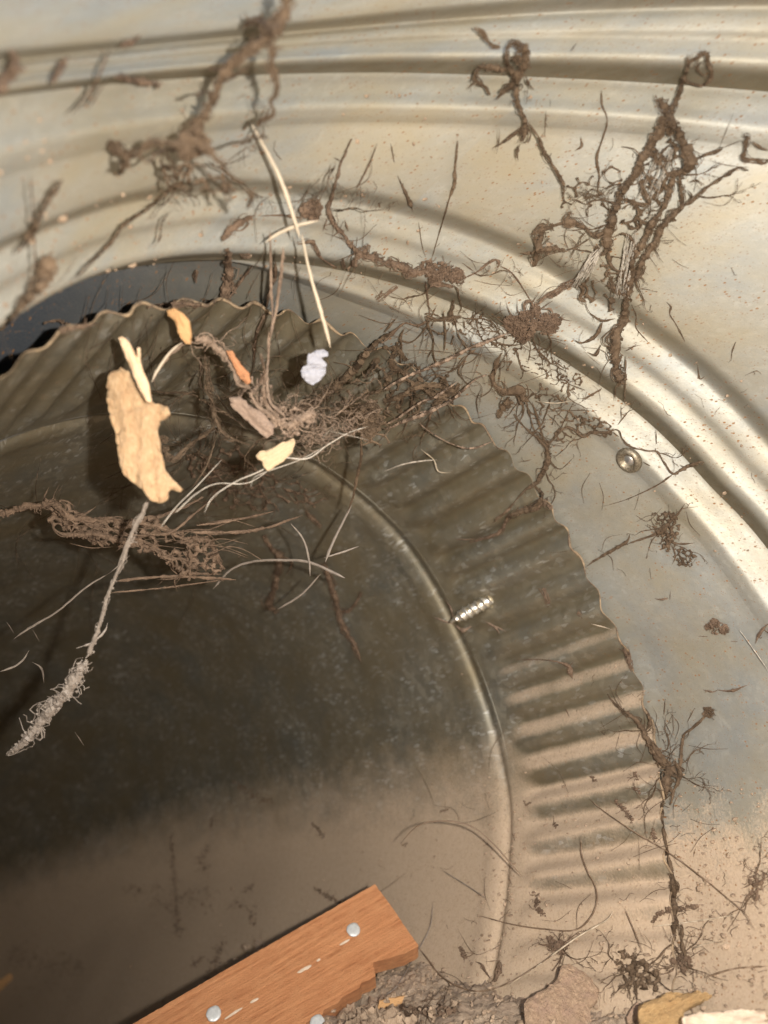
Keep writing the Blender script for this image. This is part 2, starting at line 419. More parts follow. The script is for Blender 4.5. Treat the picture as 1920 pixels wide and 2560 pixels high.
def trace(z, pts):
    """zone coordinates with widths -> photograph pixels"""
    k = {'S': 1, 'P': 1920/1659, 'K': 700/1659}.get(z, ZS); last = 10; o = []
    for p in pts:
        if len(p) > 2: last = p[2]
        o.append((p[0], p[1], last))
    xy = px(z, o); return [(xy[i][0], xy[i][1], o[i][2]*k) for i in range(len(o))]

RNG = random.Random(11)
def strand(mb, z, pts, h=1.5, rough=.55, fuzz=1., span=None, ragged=1., step=5., n=6, wmul=1.):
    """a dirt-laden thread lying h mm off the metal, or hanging free between the depths in `span`"""
    S = spline(trace(z, pts), step); sd = RNG.uniform(0, 100); P, Rr = [], []; N = len(S)
    zs = None
    if span: zs = np.interp(np.linspace(0, 1, N), np.linspace(0, 1, len(span)), span)
    ph = [hit(*S[i][:2])[2]*1000 for i in range(0, N, 4)] if span is None else None
    if ph is not None: zz = np.interp(np.arange(N), np.arange(0, N, 4), ph)
    for i, (x, y, w) in enumerate(S):
        w = max(w, 1.2)*wmul
        a = noise.noise(Vector((i*.21, sd, 0))); b = noise.noise(Vector((i*.75, sd, 5))); c = noise.noise(Vector((i*.3, sd, 9)))
        x += c*w*.35*rough; y += noise.noise(Vector((i*.3, sd, 13)))*w*.35*rough
        if zs is not None: p, d = zat(x, y, zs[i])
        else: p, d = zat(x, y, zz[i]-h*(1+.5*c)-w*.3*zz[i]/FPX)
        r = w*.5*d/FPX; P.append(p); Rr.append(r)
    thick = np.mean([q[2] for q in S])*wmul > 8 and fuzz > .15
    core = []
    for i in range(N):
        a = noise.noise(Vector((i*.33, sd, 0))); b = noise.noise(Vector((i*1.1, sd, 5)))
        core.append(max(.00004, Rr[i]*min(1, (i+.4)/4, (N-i-.6)/4)*(.62 if thick else 1.)*(1+ragged*(.55*a+.6*b))))
    mb.tube(P, core, n+2 if thick else n)
    if thick:                                    # matted side threads that wander round the core
        for k in range(int(4+np.mean([q[2] for q in S])/3.2)):
            i0 = RNG.randint(0, max(0, N-8)) if RNG.random() < .7 else 0; i1 = min(N, i0+RNG.randint(8, 60)); s2 = RNG.uniform(0, 99); T, Q = [], []
            th = RNG.uniform(.00005, .00011)*min(2.2, 1+np.mean(Rr)*900*.5)
            for i in range(i0, i1):
                t = (P[min(i+1, N-1)]-P[max(i-1, 0)]); e = t.cross(FW)
                e = e.normalized() if e.length > 1e-9 else RT
                o = 2.1*noise.noise(Vector((i*.13, s2, 1)))+.5*noise.noise(Vector((i*.6, s2, 1))); o2 = 1.4*noise.noise(Vector((i*.13, s2, 8)))
                T.append(P[i]+e*Rr[i]*1.15*o+FW*Rr[i]*o2); Q.append(th*(1+.8*noise.noise(Vector((i*.5, s2, 3)))))
            mb.tube(T, Q, 4)
    for i in range(N):
        w = S[i][2]
        for _ in range(1+int(w/14)):
            if RNG.random() < .42*fuzz*min(1.5, w/9):
                q = Vector([RNG.gauss(0, 1) for _ in range(3)]).normalized()
                mb.lump(P[i]+q*Rr[i]*RNG.uniform(.5, 1.05), min(Rr[i], .0011)*RNG.uniform(.12, .42), RNG.uniform(0, 50), (RNG.uniform(.6, 1.5), RNG.uniform(.6, 1.5), RNG.uniform(.6, 1.5)), sub=1)
        if RNG.random() < .17*fuzz and i > 0:
            q = (Vector([RNG.gauss(0, 1) for _ in range(3)])); L = min(RNG.expovariate(1)+.4, 3.5)*max(w, 7)*.6*(P[i]-CAMLOC).length/FPX
            q.normalize(); T = [P[i]]; k = RNG.randint(4, 7)
            for j in range(k):
                q = (q+Vector([RNG.gauss(0, .38) for _ in range(3)])).normalized(); T.append(T[-1]+q*L/k)
            r0 = min(Rr[i]*.3, .00016); mb.tube(T, [r0*(1-j/(k+1))+.00003 for j in range(k+1)], 4)

def inside(x, y, poly):
    c = False; j = len(poly)-1
    for i in range(len(poly)):
        xi, yi = poly[i][:2]; xj, yj = poly[j][:2]
        if (yi > y) != (yj > y) and x < (xj-xi)*(y-yi)/(yj-yi)+xi: c = not c
        j = i
    return c
def net(mb, z, poly, cell, w, h=2., keep=.9, span=None, seed=1, wj=1.8, crumbs=.5, n=5):
    """a torn web whose cells are loaded with dirt"""
    rg = random.Random(seed); P = px(z, poly); k = {'S': 1, 'P': 1920/1659, 'K': 700/1659}.get(z, ZS); cell *= k; w *= k
    xs = [p[0] for p in P]; ys = [p[1] for p in P]; pts = []
    x0, x1, y0, y1 = min(xs)-2*cell, max(xs)+2*cell, min(ys)-2*cell, max(ys)+2*cell
    nn_ = int((x1-x0)*(y1-y0)/cell**2*.9)
    for _ in range(nn_*6):
        q = (rg.uniform(x0, x1), rg.uniform(y0, y1))
        if all((q[0]-a[0])**2+(q[1]-a[1])**2 > (cell*.62*(.35+1.3*abs(noise.noise(Vector((q[0]*.02, q[1]*.02, seed))))*2)*rg.uniform(.5, 1.4))**2 for a in pts): pts.append(q)
    r = delaunay_2d_cdt([Vector(p) for p in pts], [], [], 0, 1e-4)
    vs, fs = r[0], r[2]; cc = []; edge = {}
    for fi, f in enumerate(fs):
        a, b, c = (vs[i] for i in f[:3]); d = 2*(a.x*(b.y-c.y)+b.x*(c.y-a.y)+c.x*(a.y-b.y))
        if abs(d) < 1e-6: cc.append(None); continue
        cx_ = (a.x+b.x+c.x)/3; cy_ = (a.y+b.y+c.y)/3; cc.append((cx_, cy_))
        for e in ((f[0], f[1]), (f[1], f[2]), (f[2], f[0])): edge.setdefault(tuple(sorted(e)), []).append(fi)
    def lift(x, y, ww, dz):
        if span: return zat(x, y, span*(1+.012*noise.noise(Vector((x*.006, y*.006, seed)))))
        p, n_, zz = hit(x, y); return zat(x, y, zz*1000-h*(1+.7*noise.noise(Vector((x*.01, y*.01, seed))))-ww*.3*zz*1000/FPX)
    for e, ff in edge.items():
        if len(ff) < 2 or cc[ff[0]] is None or cc[ff[1]] is None: continue
        a, b = cc[ff[0]], cc[ff[1]]
        if not (inside(*a, P) and inside(*b, P)) or rg.random() > keep: continue
        L = math.hypot(a[0]-b[0], a[1]-b[1])
        if L > cell*3: continue
        m = max(3, int(L/4)); ww = w*rg.choice((.5, .7, 1, 1.5)); T, Rr = [], []; ox, oy = rg.gauss(0, .12)*L, rg.gauss(0, .12)*L
        for i in range(m+1):
            t = i/m; bow = 4*t*(1-t); x = a[0]+(b[0]-a[0])*t+ox*bow; y = a[1]+(b[1]-a[1])*t+oy*bow
            p, d = lift(x, y, ww, 0); T.append(p); Rr.append(max(.00005, ww*.5*d/FPX*(1+min(wj, 7/max(w, 1))*(1-bow)**2)*(1+.5*noise.noise(Vector((x*.2, y*.2, seed))))))
        mb.tube(T, Rr, n)
        if rg.random() < crumbs:
            i = rg.randint(0, m); mb.lump(T[i], min(Rr[i]*rg.uniform(.7, 1.5), .0006), rg.uniform(0, 50))
def clump(mb, z, pts, h=2., n=14, lump=.45, sub=2, span=None):
    """a knot of matted dirt: many uneven lumps of it with threads sticking out"""
    for x, y, w in trace(z, pts):
        for it in range(n*7):
            a = RNG.uniform(0, 6.283); r = w*.5*math.sqrt(RNG.random())*.95
            xx, yy = x+math.cos(a)*r, y+math.sin(a)*r
            if span: p, d = zat(xx, yy, span+RNG.uniform(-1, 1))
            else: p, d = on(xx, yy, h+RNG.uniform(0, 1)*w*.3*.1)
            rr = w*.5*d/FPX*lump*(RNG.uniform(.45, .9) if it < n*.6 else RNG.uniform(.12, .38))
            if it >= n*.6: p = p - FW*w*.5*d/FPX*RNG.uniform(0, .45)
            mb.lump(p, rr, RNG.uniform(0, 90), (RNG.uniform(.7, 1.4), RNG.uniform(.7, 1.4), RNG.uniform(.7, 1.4)), sub)
            if RNG.random() < .22:
                rr = w*.5*d/FPX*.3; q = Vector([RNG.gauss(0, 1) for _ in range(3)]).normalized(); T = [p]
                for j in range(5): q = (q+Vector([RNG.gauss(0, .4) for _ in range(3)])).normalized(); T.append(T[-1]+q*rr*RNG.uniform(.4, .9))
                mb.tube(T, [rr*.12*(1-j/7)+.00003 for j in range(6)], 4)

# branching dust-clogged fronds grown along the webs
def frond(mb, z, x, y, ang, L, wd, h=2., depth=3, span=None, rg=RNG):
    n = max(3, int(L/22)); pts = [(x, y, wd)]; a = ang; kids = []
    for i in range(n):
        a += rg.gauss(0, .28); x += L/n*math.cos(a); y += L/n*math.sin(a); t = (i+1)/n; pts.append((x, y, wd*(1-.75*t)*rg.uniform(.6, 1.4)))
        if depth > 1 and rg.random() < .62: kids.append((x, y, a+rg.choice((-1, 1))*rg.uniform(.5, 1.2), L*(1-.5*t)*rg.uniform(.25, .6), wd*(1-.6*t)*.62))
    strand(mb, z, pts, h=h, fuzz=.55, ragged=1., rough=.8, span=span, n=5, step=4)
    for k in kids: frond(mb, z, *k, h=h, depth=depth-1, span=span, rg=rg)
# ------------------------------------------------------------------ materials of the small things
def dirt_mat(name, a, b, scale=900):
    m = NT(name, .95); n_ = m.noise(scale, 5, .7); n2_ = m.noise(scale*.2, 3, .5)
    c = m.mix(m.ramp(n_, [(.3, 0), (.7, 1)]), a, b); c = m.mix(m.ramp(n2_, [(.4, 0), (.7, .5)]), c, tuple(min(1, x*1.5) for x in b))
    m.color(c); m.bump(n_, .8, .0003); m.setv(m.b.inputs['Specular IOR Level'], .12); return m.m
M_web = dirt_mat('dirt_laden_web', (.045, .030, .019), (.115, .078, .050))
M_webpale = dirt_mat('dusty_web', (.105, .072, .052), (.24, .17, .122))
M_mud = dirt_mat('dried_mud', (.060, .040, .027), (.150, .100, .068), 1400)
M_dirt = dirt_mat('loose_dirt', (.15, .105, .072), (.34, .25, .175), 900)
M_silk = dirt_mat('pale_silk', (.20, .17, .135), (.42, .37, .31))
def fibre_mat(name, c1, c2, along=400):
    m = NT(name, .6); n_ = m.noise(along, 4, .6); m.color(m.mix(n_, c1, c2)); return m.m
M_straw = fibre_mat('dry_straw', (.30, .235, .165), (.50, .41, .30))
M_stem = fibre_mat('dry_grey_stem', (.14, .11, .09), (.29, .24, .195))
M_hair = fibre_mat('dark_fibre', (.10, .065, .04), (.24, .16, .10))

def placed(name, mb, mat, label, cat, group=None, kind=None, smooth=False):
    o = mb.build(name, mat, smooth)
    # move the origin to the middle of the thing
    vs = np.array([v.co[:] for v in o.data.vertices]); c = Vector(vs.mean(0))
    o.data.transform(Matrix.Translation(-c)); o.location = c
    return tag(o, label, cat, group, kind)

WEBG = 'dirt-laden cobwebs on the duct walls'
# forked web on the upper right
w = MB()
for t in [
 [(1310,235,7),(1318,270,14),(1300,330,22),(1275,400,26),(1250,460,32),(1215,475,36)],
 [(1318,280,18),(1350,250,26),(1385,230,28),(1400,270,24),(1415,310,24),(1405,350,22),(1370,370,14),(1320,360,12),(1298,345,14)],
 [(1372,262,12),(1355,300,12),(1395,335,10)],
 [(1185,425,34),(1205,450,40),(1230,490,48)],
 [(1230,490,56),(1245,530,66),(1240,570,60)],
 [(1215,510,46),(1190,570,44),(1150,640,44),(1110,690,48),(1090,750,38),(1050,800,42),(1020,860,46),(995,920,44),(970,1000,54),(962,1060,48),(950,1100,20)],
 [(1260,540,44),(1290,610,50),(1310,670,66),(1320,705,70),(1300,740,40),(1270,740,34),(1245,790,28),(1230,850,26),(1200,910,28),(1160,960,32),(1130,1030,30),(1100,1090,34),(1070,1140,30),(1080,1200,30)],
 [(1275,760,26),(1285,830,24),(1290,890,24),(1250,930,34),(1210,970,38),(1180,1030,38),(1150,1080,38),(1110,1140,32),(1090,1215,30)],
 [(1240,930,22),(1310,880,18),(1380,825,15),(1440,780,14),(1500,745,15),(1535,725,12),(1572,735,7)],
 [(1320,700,16),(1370,680,14),(1410,660,14),(1450,650,20),(1462,636,7)],
 [(1130,760,14),(1160,800,10),(1190,830,14),(1215,780,10),(1245,740,8)],
 [(1110,790,26),(1135,850,30),(1145,880,16),(1090,875,14),(1040,860,10)],
 [(960,1000,36),(910,1020,20),(870,985,14),(820,960,34),(795,960,46),(803,915,10)],
 [(800,955,40),(770,965,12),(735,975,8)],
 [(645,1012,26),(700,990,44),(730,985,24)],[(695,1000,42),(668,1060,46),(658,1110,30),(652,1150,10)],
 [(665,1085,42),(720,1075,34),(782,1080,12)],[(665,1085,22),(625,1095,14),(588,1093,5)],
 [(780,1080,8),(830,1068,6),(860,1050,5),(890,1030,8)],
 [(1000,1020,12),(1040,1010,14),(1075,1040,12),(1085,1090,14)],
 [(965,1060,12),(975,1130,12),(1000,1165,14),(1040,1170,12),(1060,1150,10)],
 [(1150,700,9),(1185,680,12),(1210,650,10),(1245,620,10)],[(1180,690,12),(1215,690,10)],
 [(1320,790,12),(1350,780,10),(1385,800,7)],[(1310,820,8),(1330,850,8),(1300,880,10)],
 [(1060,900,6),(1090,880,5),(1100,930,7),(1110,975,12),(1080,1010,8)],
]: strand(w, 'B', t, h=3.5)
for t in [
 [(925,30,26),(885,90,20),(845,150,14),(812,195,22)],[(1000,170,20),(1040,150,30),(1050,190,30),(1040,235,20),(1010,225,16),(985,190,20),(985,160,12)],
 [(1085,120,34),(1072,180,34),(1052,240,30),(1042,300,40),(1036,350,54),(1012,400,62),(1005,450,60),(1000,500,52),(1008,560,46),(1020,600,62),(1024,632,48)],
 [(1000,630,14),(998,695,5)],[(1000,340,12),(950,350,14),(918,335,8),(890,315,16)],[(945,350,14),(925,400,12),(895,430,16),(850,445,7),(815,425,4)],
 [(940,450,10),(915,495,12),(880,485,5)],[(1045,480,9),(1080,460,6),(1112,453,4)],[(1045,500,8),(1040,690,4),(1035,710,4)],
 [(840,190,24),(862,220,20),(850,250,24),(870,265,14)],[(975,120,12),(960,150,10),(990,165,12)],[(870,260,8),(880,300,5),(895,320,8)],
]: strand(w, 'D', t, h=3)
net(w, 'B', [(1220,590),(1260,590),(1290,700),(1260,760),(1230,850),(1150,960),(1040,1000),(1010,900),(1060,830),(1110,730)], 74, 9, h=3, keep=.8, seed=3)
net(w, 'D', [(960,0),(1100,0),(1080,140),(1060,260),(1000,300),(900,330),(860,230),(830,170),(900,70)], 84, 8, h=3, keep=.6, seed=5)
net(w, 'B', [(780,790),(880,700),(1000,700),(1050,780),(960,960),(900,980),(800,930),(740,900)], 84, 4.5, h=2.5, keep=.7, seed=8)
placed('cobweb', w, M_web, 'large forked brown cobweb spread over the upper right metal rings', 'cobweb', WEBG)
# silky threads between the two limbs
w = MB()
for k in range(26):
    a = RNG.uniform(0, 1)
    x0, y0 = 960-70*a+RNG.gauss(0, 8), 20+40*a; x1, y1 = 880-60*a+RNG.gauss(0, 14), 150+60*a
    strand(w, 'D', [(x0, y0, 3), ((x0+x1)/2+RNG.gauss(0, 8), (y0+y1)/2, 3.5), (x1, y1, 2.5)], h=4, fuzz=0, ragged=.2, rough=.1, n=4)
for k in range(14):
    x0 = 1040+RNG.uniform(0, 60); strand(w, 'D', [(x0, RNG.uniform(-60, 20), 3), (x0-25+RNG.gauss(0,8), 120, 3), (x0-55+RNG.gauss(0,8), 250, 2.5)], h=3.6, fuzz=0, ragged=.2, rough=.1, n=4)
for k in range(12):
    x0 = 1180+RNG.uniform(0, 80); strand(w, 'B', [(x0, 640, 3), (x0-30+RNG.gauss(0,12), 730, 3.4), (x0-90+RNG.gauss(0,12), 860, 2.5)], h=3.6, fuzz=0, ragged=.2, rough=.1, n=4)
placed('silk_threads', w, M_silk, 'pale taut silk threads stretched inside the large forked cobweb', 'silk threads')
# knot web top centre
w = MB()
for t in [
 [(530,205,18),(558,185,26),(598,200,32),(615,240,32),(602,300,36),(575,320,36),(545,300,26),(530,250,22),(528,205,16)],
 [(575,320,40),(565,370,40),(575,430,24),(595,480,16),(612,530,26),(608,580,42),(598,610,16)],
 [(530,310,26),(480,290,34),(420,290,26),(395,320,20),(400,350,24),(440,380,14),(458,410,6)],[(400,350,10),(360,385,4)],
 [(500,400,12),(540,380,30),(560,350,30)],[(545,370,20),(505,410,12),(485,432,6)],
 [(610,330,14),(630,370,12),(650,388,6)],[(598,545,12),(550,590,12),(500,625,12),(470,640,5)],
 [(590,620,14),(575,660,16),(580,698,5)],[(625,530,12),(665,590,14),(690,650,18),(720,700,14),(750,750,17),(775,795,22),(780,832,6)],
 [(390,120,12),(425,140,20),(460,190,14),(500,205,8)],[(425,145,10),(430,180,6)],[(560,430,8),(545,460,4)],[(620,380,6),(615,450,3)],[(500,560,4),(495,620,5),(485,665,3)],
]: strand(w, 'B', t, h=4)
clump(w, 'B', [(585,245,60),(570,340,50),(605,570,40)], h=3.5, n=9)
placed('cobweb', w, M_web, 'knotted cobweb hanging over the top centre rings with a loop at its top', 'cobweb', WEBG)
# blurred web near the lens, upper left
w = MB(); zl = 112
for t in [
 [(1250,-40,50),(1235,30,56),(1195,120,64),(1110,200,50),(1020,260,56),(960,340,44),(930,410,36),(890,490,46),(850,560,66),(840,620,96),(820,650,80)],
 [(800,640,40),(720,620,34),(640,620,34),(600,665,26),(545,665,48),(480,620,42),(470,590,18)],[(545,690,48),(530,745,40)],[(600,665,18),(640,700,16),(700,650,16),(790,650,20)],
 [(1190,130,60),(1100,90,50),(1060,105,26)],[(1180,190,46),(1172,260,38),(1190,330,34),(1195,400,24),(1170,440,12),(1180,490,30),(1130,520,26),(1110,545,8)],
 [(880,640,36),(950,700,22),(1000,760,16),(1060,790,12)],[(1075,820,30),(1088,850,36),(1070,900,14)],[(1010,765,12),(985,800,12),(1000,870,12)],
 [(700,640,14),(740,700,12),(770,790,6)],[(1090,180,30),(1000,290,26),(900,300,10)],[(1090,270,16),(1040,310,12),(960,360,12)],
 [(990,630,12),(1080,600,14),(1150,590,18)],[(850,415,26),(880,395,14),(930,400,10)],
]: strand(w, 'A', t, span=[zl, zl+6, zl+14], fuzz=1.2)
clump(w, 'A', [(850,620,120),(800,660,60),(1190,120,70),(500,640,50),(920,420,40)], span=zl+10, n=16)
net(w, 'A', [(680,680),(860,690),(980,760),(1060,880),(960,880),(820,830),(700,800)], 60, 12, span=zl+14, keep=.7, seed=4)
placed('cobweb', w, M_web, 'blurred brown cobweb clump across the upper left rings close to the viewer', 'cobweb', WEBG)
w = MB()
for t in [[(60,240,46),(72,290,56),(20,340,40),(0,395,34)],[(290,245,20),(240,330,34),(235,350,20)],[(500,330,30),(580,350,34),(692,365,20)],[(520,200,12),(570,180,30),(604,155,6)]]:
    strand(w, 'A', t, h=5, fuzz=.5)
placed('dirt_scraps', w, M_mud, 'reddish brown dirt scraps stuck on the metal at the upper left corner', 'dirt', kind='stuff')
# slack threads at the left
w = MB()
for t in [[(262,780,30),(190,900,24),(130,1010,18),(70,1095,6)],[(775,785,9),(650,895,10),(540,970,17),(480,1050,11),(400,1130,9),(325,1205,8)],[(740,910,7),(700,960,8),(690,1030,8),(660,1072,4)],
          [(210,850,14),(150,1000,14),(100,1080,6)],[(130,760,6),(140,900,8),(150,1080,8),(150,1200,5)],[(480,200,8),(400,380,12),(310,490,6)],[(470,330,7),(380,470,7)]]:
    strand(w, 'A', t, h=7, fuzz=.6)
for t in [[(215,60,20),(205,130,84),(180,190,60),(120,250,34),(60,330,20),(0,390,10)],[(150,160,20),(100,300,14)]]: strand(w, 'C', t, h=6)
placed('cobweb', w, M_web, 'slack brown web strands down the left side of the rings', 'cobweb', WEBG)
# mud tube and stalk
w = MB()
strand(w, 'A', [(1300,942,18),(1220,930,9),(1120,932,7)], h=2, fuzz=.2); clump(w, 'A', [(1350,905,84),(1350,905,66)], h=2.5, n=12, lump=.6)
strand(w, 'A', [(1100,930,22),(1040,960,40),(985,1000,36),(958,1032,14)], h=2.5, fuzz=.4)
placed('mud_blob', w, M_mud, 'round brown mud blob and curved mud strip beside the straw on the middle ring', 'mud')
# mid web: crack-like strands running down to the seam
w = MB()
for t in [[(1520,600,4),(1480,690,10),(1450,790,14),(1430,870,22),(1418,910,30),(1445,970,24),(1490,1020,28),(1530,1075,32),(1556,1090,36),(1530,1130,30),(1500,1162,12)],
          [(1505,1000,14),(1490,950,5)],[(1595,1055,24),(1576,1095,36),(1620,1115,38),(1662,1125,44)],[(1288,1058,7),(1350,1045,30),(1372,1080,14),(1395,1120,9),(1455,1155,7)],
          [(1395,1000,5),(1420,930,5)],[(1445,680,6),(1480,700,6)],[(1630,620,4),(1600,700,5),(1540,820,4)],[(1480,1120,14),(1490,1160,14)]]: strand(w, 'A', t, h=2)
for t in [[(0,92,44),(60,112,48),(120,140,50),(165,140,40)],[(200,180,36),(255,195,26),(300,200,10)],[(345,165,12),(400,140,9),(470,88,11),(497,98,18),(490,130,6)],[(310,120,20),(345,150,20)],
          [(0,250,10),(30,225,16),(60,205,20)],[(180,180,14),(190,260,6),(195,330,7),(150,370,10),(90,360,8),(40,400,18),(0,440,30)],
          [(395,140,4),(340,100,3)],[(500,110,5),(560,150,5),(640,270,5)]]: strand(w, 'D', t, h=1.6)
clump(w, 'D', [(190,125,70),(240,140,80),(290,150,76),(325,165,56),(210,175,40)], h=1.6, n=12)
placed('mud_crust', w, M_mud, 'cracked brown mud crust along the middle ridge left of the dirt knot', 'mud')
# dirt knot on the ridge with curls and the lacy nets under it
w = MB()
clump(w, 'D', [(545,350,50),(590,345,70),(650,345,80),(710,350,70),(745,345,50),(570,395,60),(620,400,70),(600,425,50),(700,385,60),(738,375,44),(660,305,40)], h=3, n=11)
for t in [[(610,320,14),(608,280,16),(630,265,16),(645,285,14),(640,330,14)],[(560,360,14),(535,345,14),(528,375,14),(550,392,14)],[(690,300,12),(720,300,14),(735,330,12)],
          [(705,250,30),(735,240,14),(770,215,12),(830,180,10)],[(640,300,12),(700,245,16),(760,205,16),(820,170,10)]]: strand(w, 'D', t, h=4)
for k in range(12):
    a = RNG.uniform(0, 6.28); r = RNG.uniform(60, 150)
    strand(w, 'D', [(640+60*math.cos(a), 370+40*math.sin(a), 6), (640+r*.8*math.cos(a), 370+r*.6*math.sin(a), 4), (640+r*1.2*math.cos(a+.2), 370+r*math.sin(a+.2), 2)], h=2.5, fuzz=.2)
placed('dirt_knot', w, M_mud, 'knot of curled brown dirt sitting on the ridge where the webs meet', 'dirt knot')
w = MB()
net(w, 'D', [(350,300),(480,330),(560,390),(700,470),(860,580),(850,640),(760,620),(640,540),(520,480),(420,440),(340,400)], 44, 3.2, h=1.6, keep=.7, seed=21)
net(w, 'D', [(500,520),(620,530),(780,590),(850,640),(830,760),(700,740),(640,700),(560,640),(480,600)], 56, 3, h=1.8, keep=.6, seed=22)
net(w, 'D', [(540,640),(700,640),(830,720),(860,800),(760,900),(690,930),(640,820),(600,720)], 74, 3.6, h=2, keep=.7, seed=23)
net(w, 'D', [(760,760),(900,750),(1010,810),(1030,850),(920,860),(850,840),(720,890),(700,860)], 54, 7, h=2, keep=.8, seed=24)
for t in [[(510,490,10),(478,560,26),(470,610,22),(495,640,40),(540,655,50),(590,660,60),(600,700,30)],[(540,680,54),(505,745,28),(490,768,8)],
          [(560,755,9),(620,820,12),(680,870,14),(712,930,34),(692,990,36),(658,1050,26),(600,1090,10),(540,1160,8),(480,1212,5)],
          [(650,1060,14),(685,1105,24),(640,1160,34),(590,1175,30),(540,1190,20),(530,1215,10)],[(640,700,8),(670,790,8),(690,860,9)],
          [(715,880,9),(760,830,12),(800,810,12),(860,850,18),(900,832,15),(960,830,16),(1010,820,10),(1030,860,9),(1060,890,10),(1130,910,9),(1180,915,13),(1210,960,11),(1250,1010,13),(1290,990,22),(1340,965,26),(1382,958,24)],
          [(1250,1010,8),(1180,1060,6),(1050,1120,3),(950,1150,2)],[(1120,960,6),(1150,975,12)],[(420,640,4),(400,700,4),(415,780,3)],[(860,690,6),(930,650,12),(940,640,4)],
          [(1175,820,5),(1178,880,7)],[(760,830,6),(780,780,5),(820,700,4)],[(700,740,4),(860,735,4),(900,740,3)],[(715,950,6),(760,990,4),(820,940,3)],
          [(570,470,8),(600,560,7),(640,560,5)],[(640,950,8),(580,960,4)],
          [(1258,1010,10),(1310,985,8)],[(990,830,12),(1015,850,10)]]: strand(w, 'D', t, h=2)
placed('cobweb', w, M_web, 'lacy cobweb net draped below the ridge beside the brass coloured rivet', 'cobweb', WEBG)
# streams of web running left over the crimps
w = MB()
for t in [[(0,820,16),(100,780,18),(200,740,20),(280,700,15),(340,650,14),(400,600,9),(442,580,5)],[(0,645,12),(100,590,12),(200,550,14),(290,510,15),(380,462,14),(420,450,16),(540,400,10)],
          [(0,800,8),(60,770,10),(160,700,8),(220,680,10),(320,610,8)],[(150,790,9),(200,830,6),(290,880,5),(380,900,9),(470,870,6)]]: strand(w, 'D', t, h=9)
placed('cobweb', w, M_webpale, 'light brown cobweb ropes running left across the top of the crimped rim', 'cobweb', WEBG)
w = MB()
for t in [[(0,700,30),(60,680,34),(130,640,30),(220,630,30),(300,650,34),(325,620,10)],[(60,450,20),(30,520,30),(70,560,20),(110,580,10)],[(0,470,40),(60,470,20),(100,520,10)],
          [(240,600,16),(280,640,20),(210,720,24)],[(120,520,8),(150,560,6),(170,620,10)],[(0,740,30),(30,750,20)],[(170,640,30),(240,680,26),(300,660,24)],
          [(0,400,14),(60,330,6)],[(60,430,10),(120,440,6),(180,380,5),(230,280,4)],[(255,300,6),(265,400,8),(260,490,5)],[(300,260,6),(285,320,22),(280,350,14)],
          [(180,330,20),(240,345,24),(330,330,12)],[(345,340,8),(350,400,5)]]: strand(w, 'D', t, h=3)
net(w, 'D', [(0,420),(180,500),(330,600),(330,690),(140,760),(0,760)], 84, 8, h=3, keep=.6, seed=31)
net(w, 'D', [(100,330),(330,320),(420,420),(400,470),(280,460),(160,420)], 70, 4, h=2, keep=.6, seed=32)
placed('cobweb', w, M_web, 'dark cobweb crust on the wavy rim under the light brown ropes', 'cobweb', WEBG)
# centre mass around the wood chips
w = MB()
for t in [[(1700,395,16),(1659,420,20),(1600,470,34),(1530,560,50),(1450,630,52),(1350,705,44),(1250,745,28),(1195,738,10)]]: strand(w, 'C', t, h=8, fuzz=1.3)
clump(w, 'C', [(1600,740,90),(1610,790,90),(1590,830,70),(1590,760,80)], span=185, n=16)
for t in [[(1560,860,14),(1560,940,12),(1545,1010,12),(1525,1110,10),(1500,1180,5)],[(1570,600,26),(1630,520,30),(1659,460,20)],[(1480,700,14),(1560,680,16),(1659,640,20)]]: strand(w, 'C', t, span=[190,205,215])
net(w, 'C', [(1500,600),(1659,480),(1700,600),(1700,900),(1560,900),(1440,780)], 84, 6, span=192, keep=.65, seed=41)
placed('cobweb', w, M_web, 'brown web curtain with an oval matted lump right of the small yellow chip', 'cobweb', WEBG)
w = MB()
for t in [[(1225,30,10),(1215,140,16),(1195,290,13),(1165,420,14),(1160,500,10),(1153,600,12),(1168,700,14),(1230,760,16)],[(1165,-40,8),(1172,140,12),(1170,230,14),(1180,330,12),(1170,420,14)],[(1150,560,14),(1110,640,12),(1090,660,6)],
          [(1130,500,12),(1145,600,16),(1130,700,12)]]: strand(w, 'C', t, span=[150,160,165,160], ragged=.5)
placed('cobweb_rope', w, M_webpale, 'long twisted pale cord of web hanging from the ring to the tangle', 'web cord')
w = MB(); zc = 162
for t in [[(640,300,50),(700,310,56),(770,360,52),(830,420,46),(870,500,36),(890,570,26),(960,600,24)],
          [(380,560,18),(430,470,22),(500,380,24),(570,330,22)],
          [(960,620,30),(1000,690,26),(1060,740,34),(1130,790,44),(1200,810,60),(1280,770,70),(1345,740,50)],[(1050,600,34),(1040,660,30),(1080,720,24),(1130,760,20)],[(985,600,20),(1020,570,16),(1050,520,24)],
          [(940,590,26),(900,640,16),(850,690,10)]]: strand(w, 'K', t, span=[zc-4, zc+2, zc], fuzz=2.2)
net(w, 'K', [(960,520),(1080,520),(1100,700),(1340,720),(1360,800),(1200,900),(1060,800),(960,700)], 46, 9, span=zc+2, keep=.8, seed=42)
for k in range(60):
    t = RNG.random(); x = 980+380*t+RNG.gauss(0, 20); y = 660+120*t+RNG.gauss(0, 40); a = RNG.uniform(0, 6.3); L = RNG.uniform(40, 110)
    strand(w, 'K', [(x, y, 5), (x+L*.5*math.cos(a), y+L*.5*math.sin(a), 4), (x+L*math.cos(a+.5), y+L*math.sin(a+.5), 2.5)], span=[zc, zc+RNG.uniform(-3, 6)], fuzz=.1)
placed('web_tangle', w, M_webpale, 'grey brown fluffy web tangle arching between the wood chips', 'web tangle')
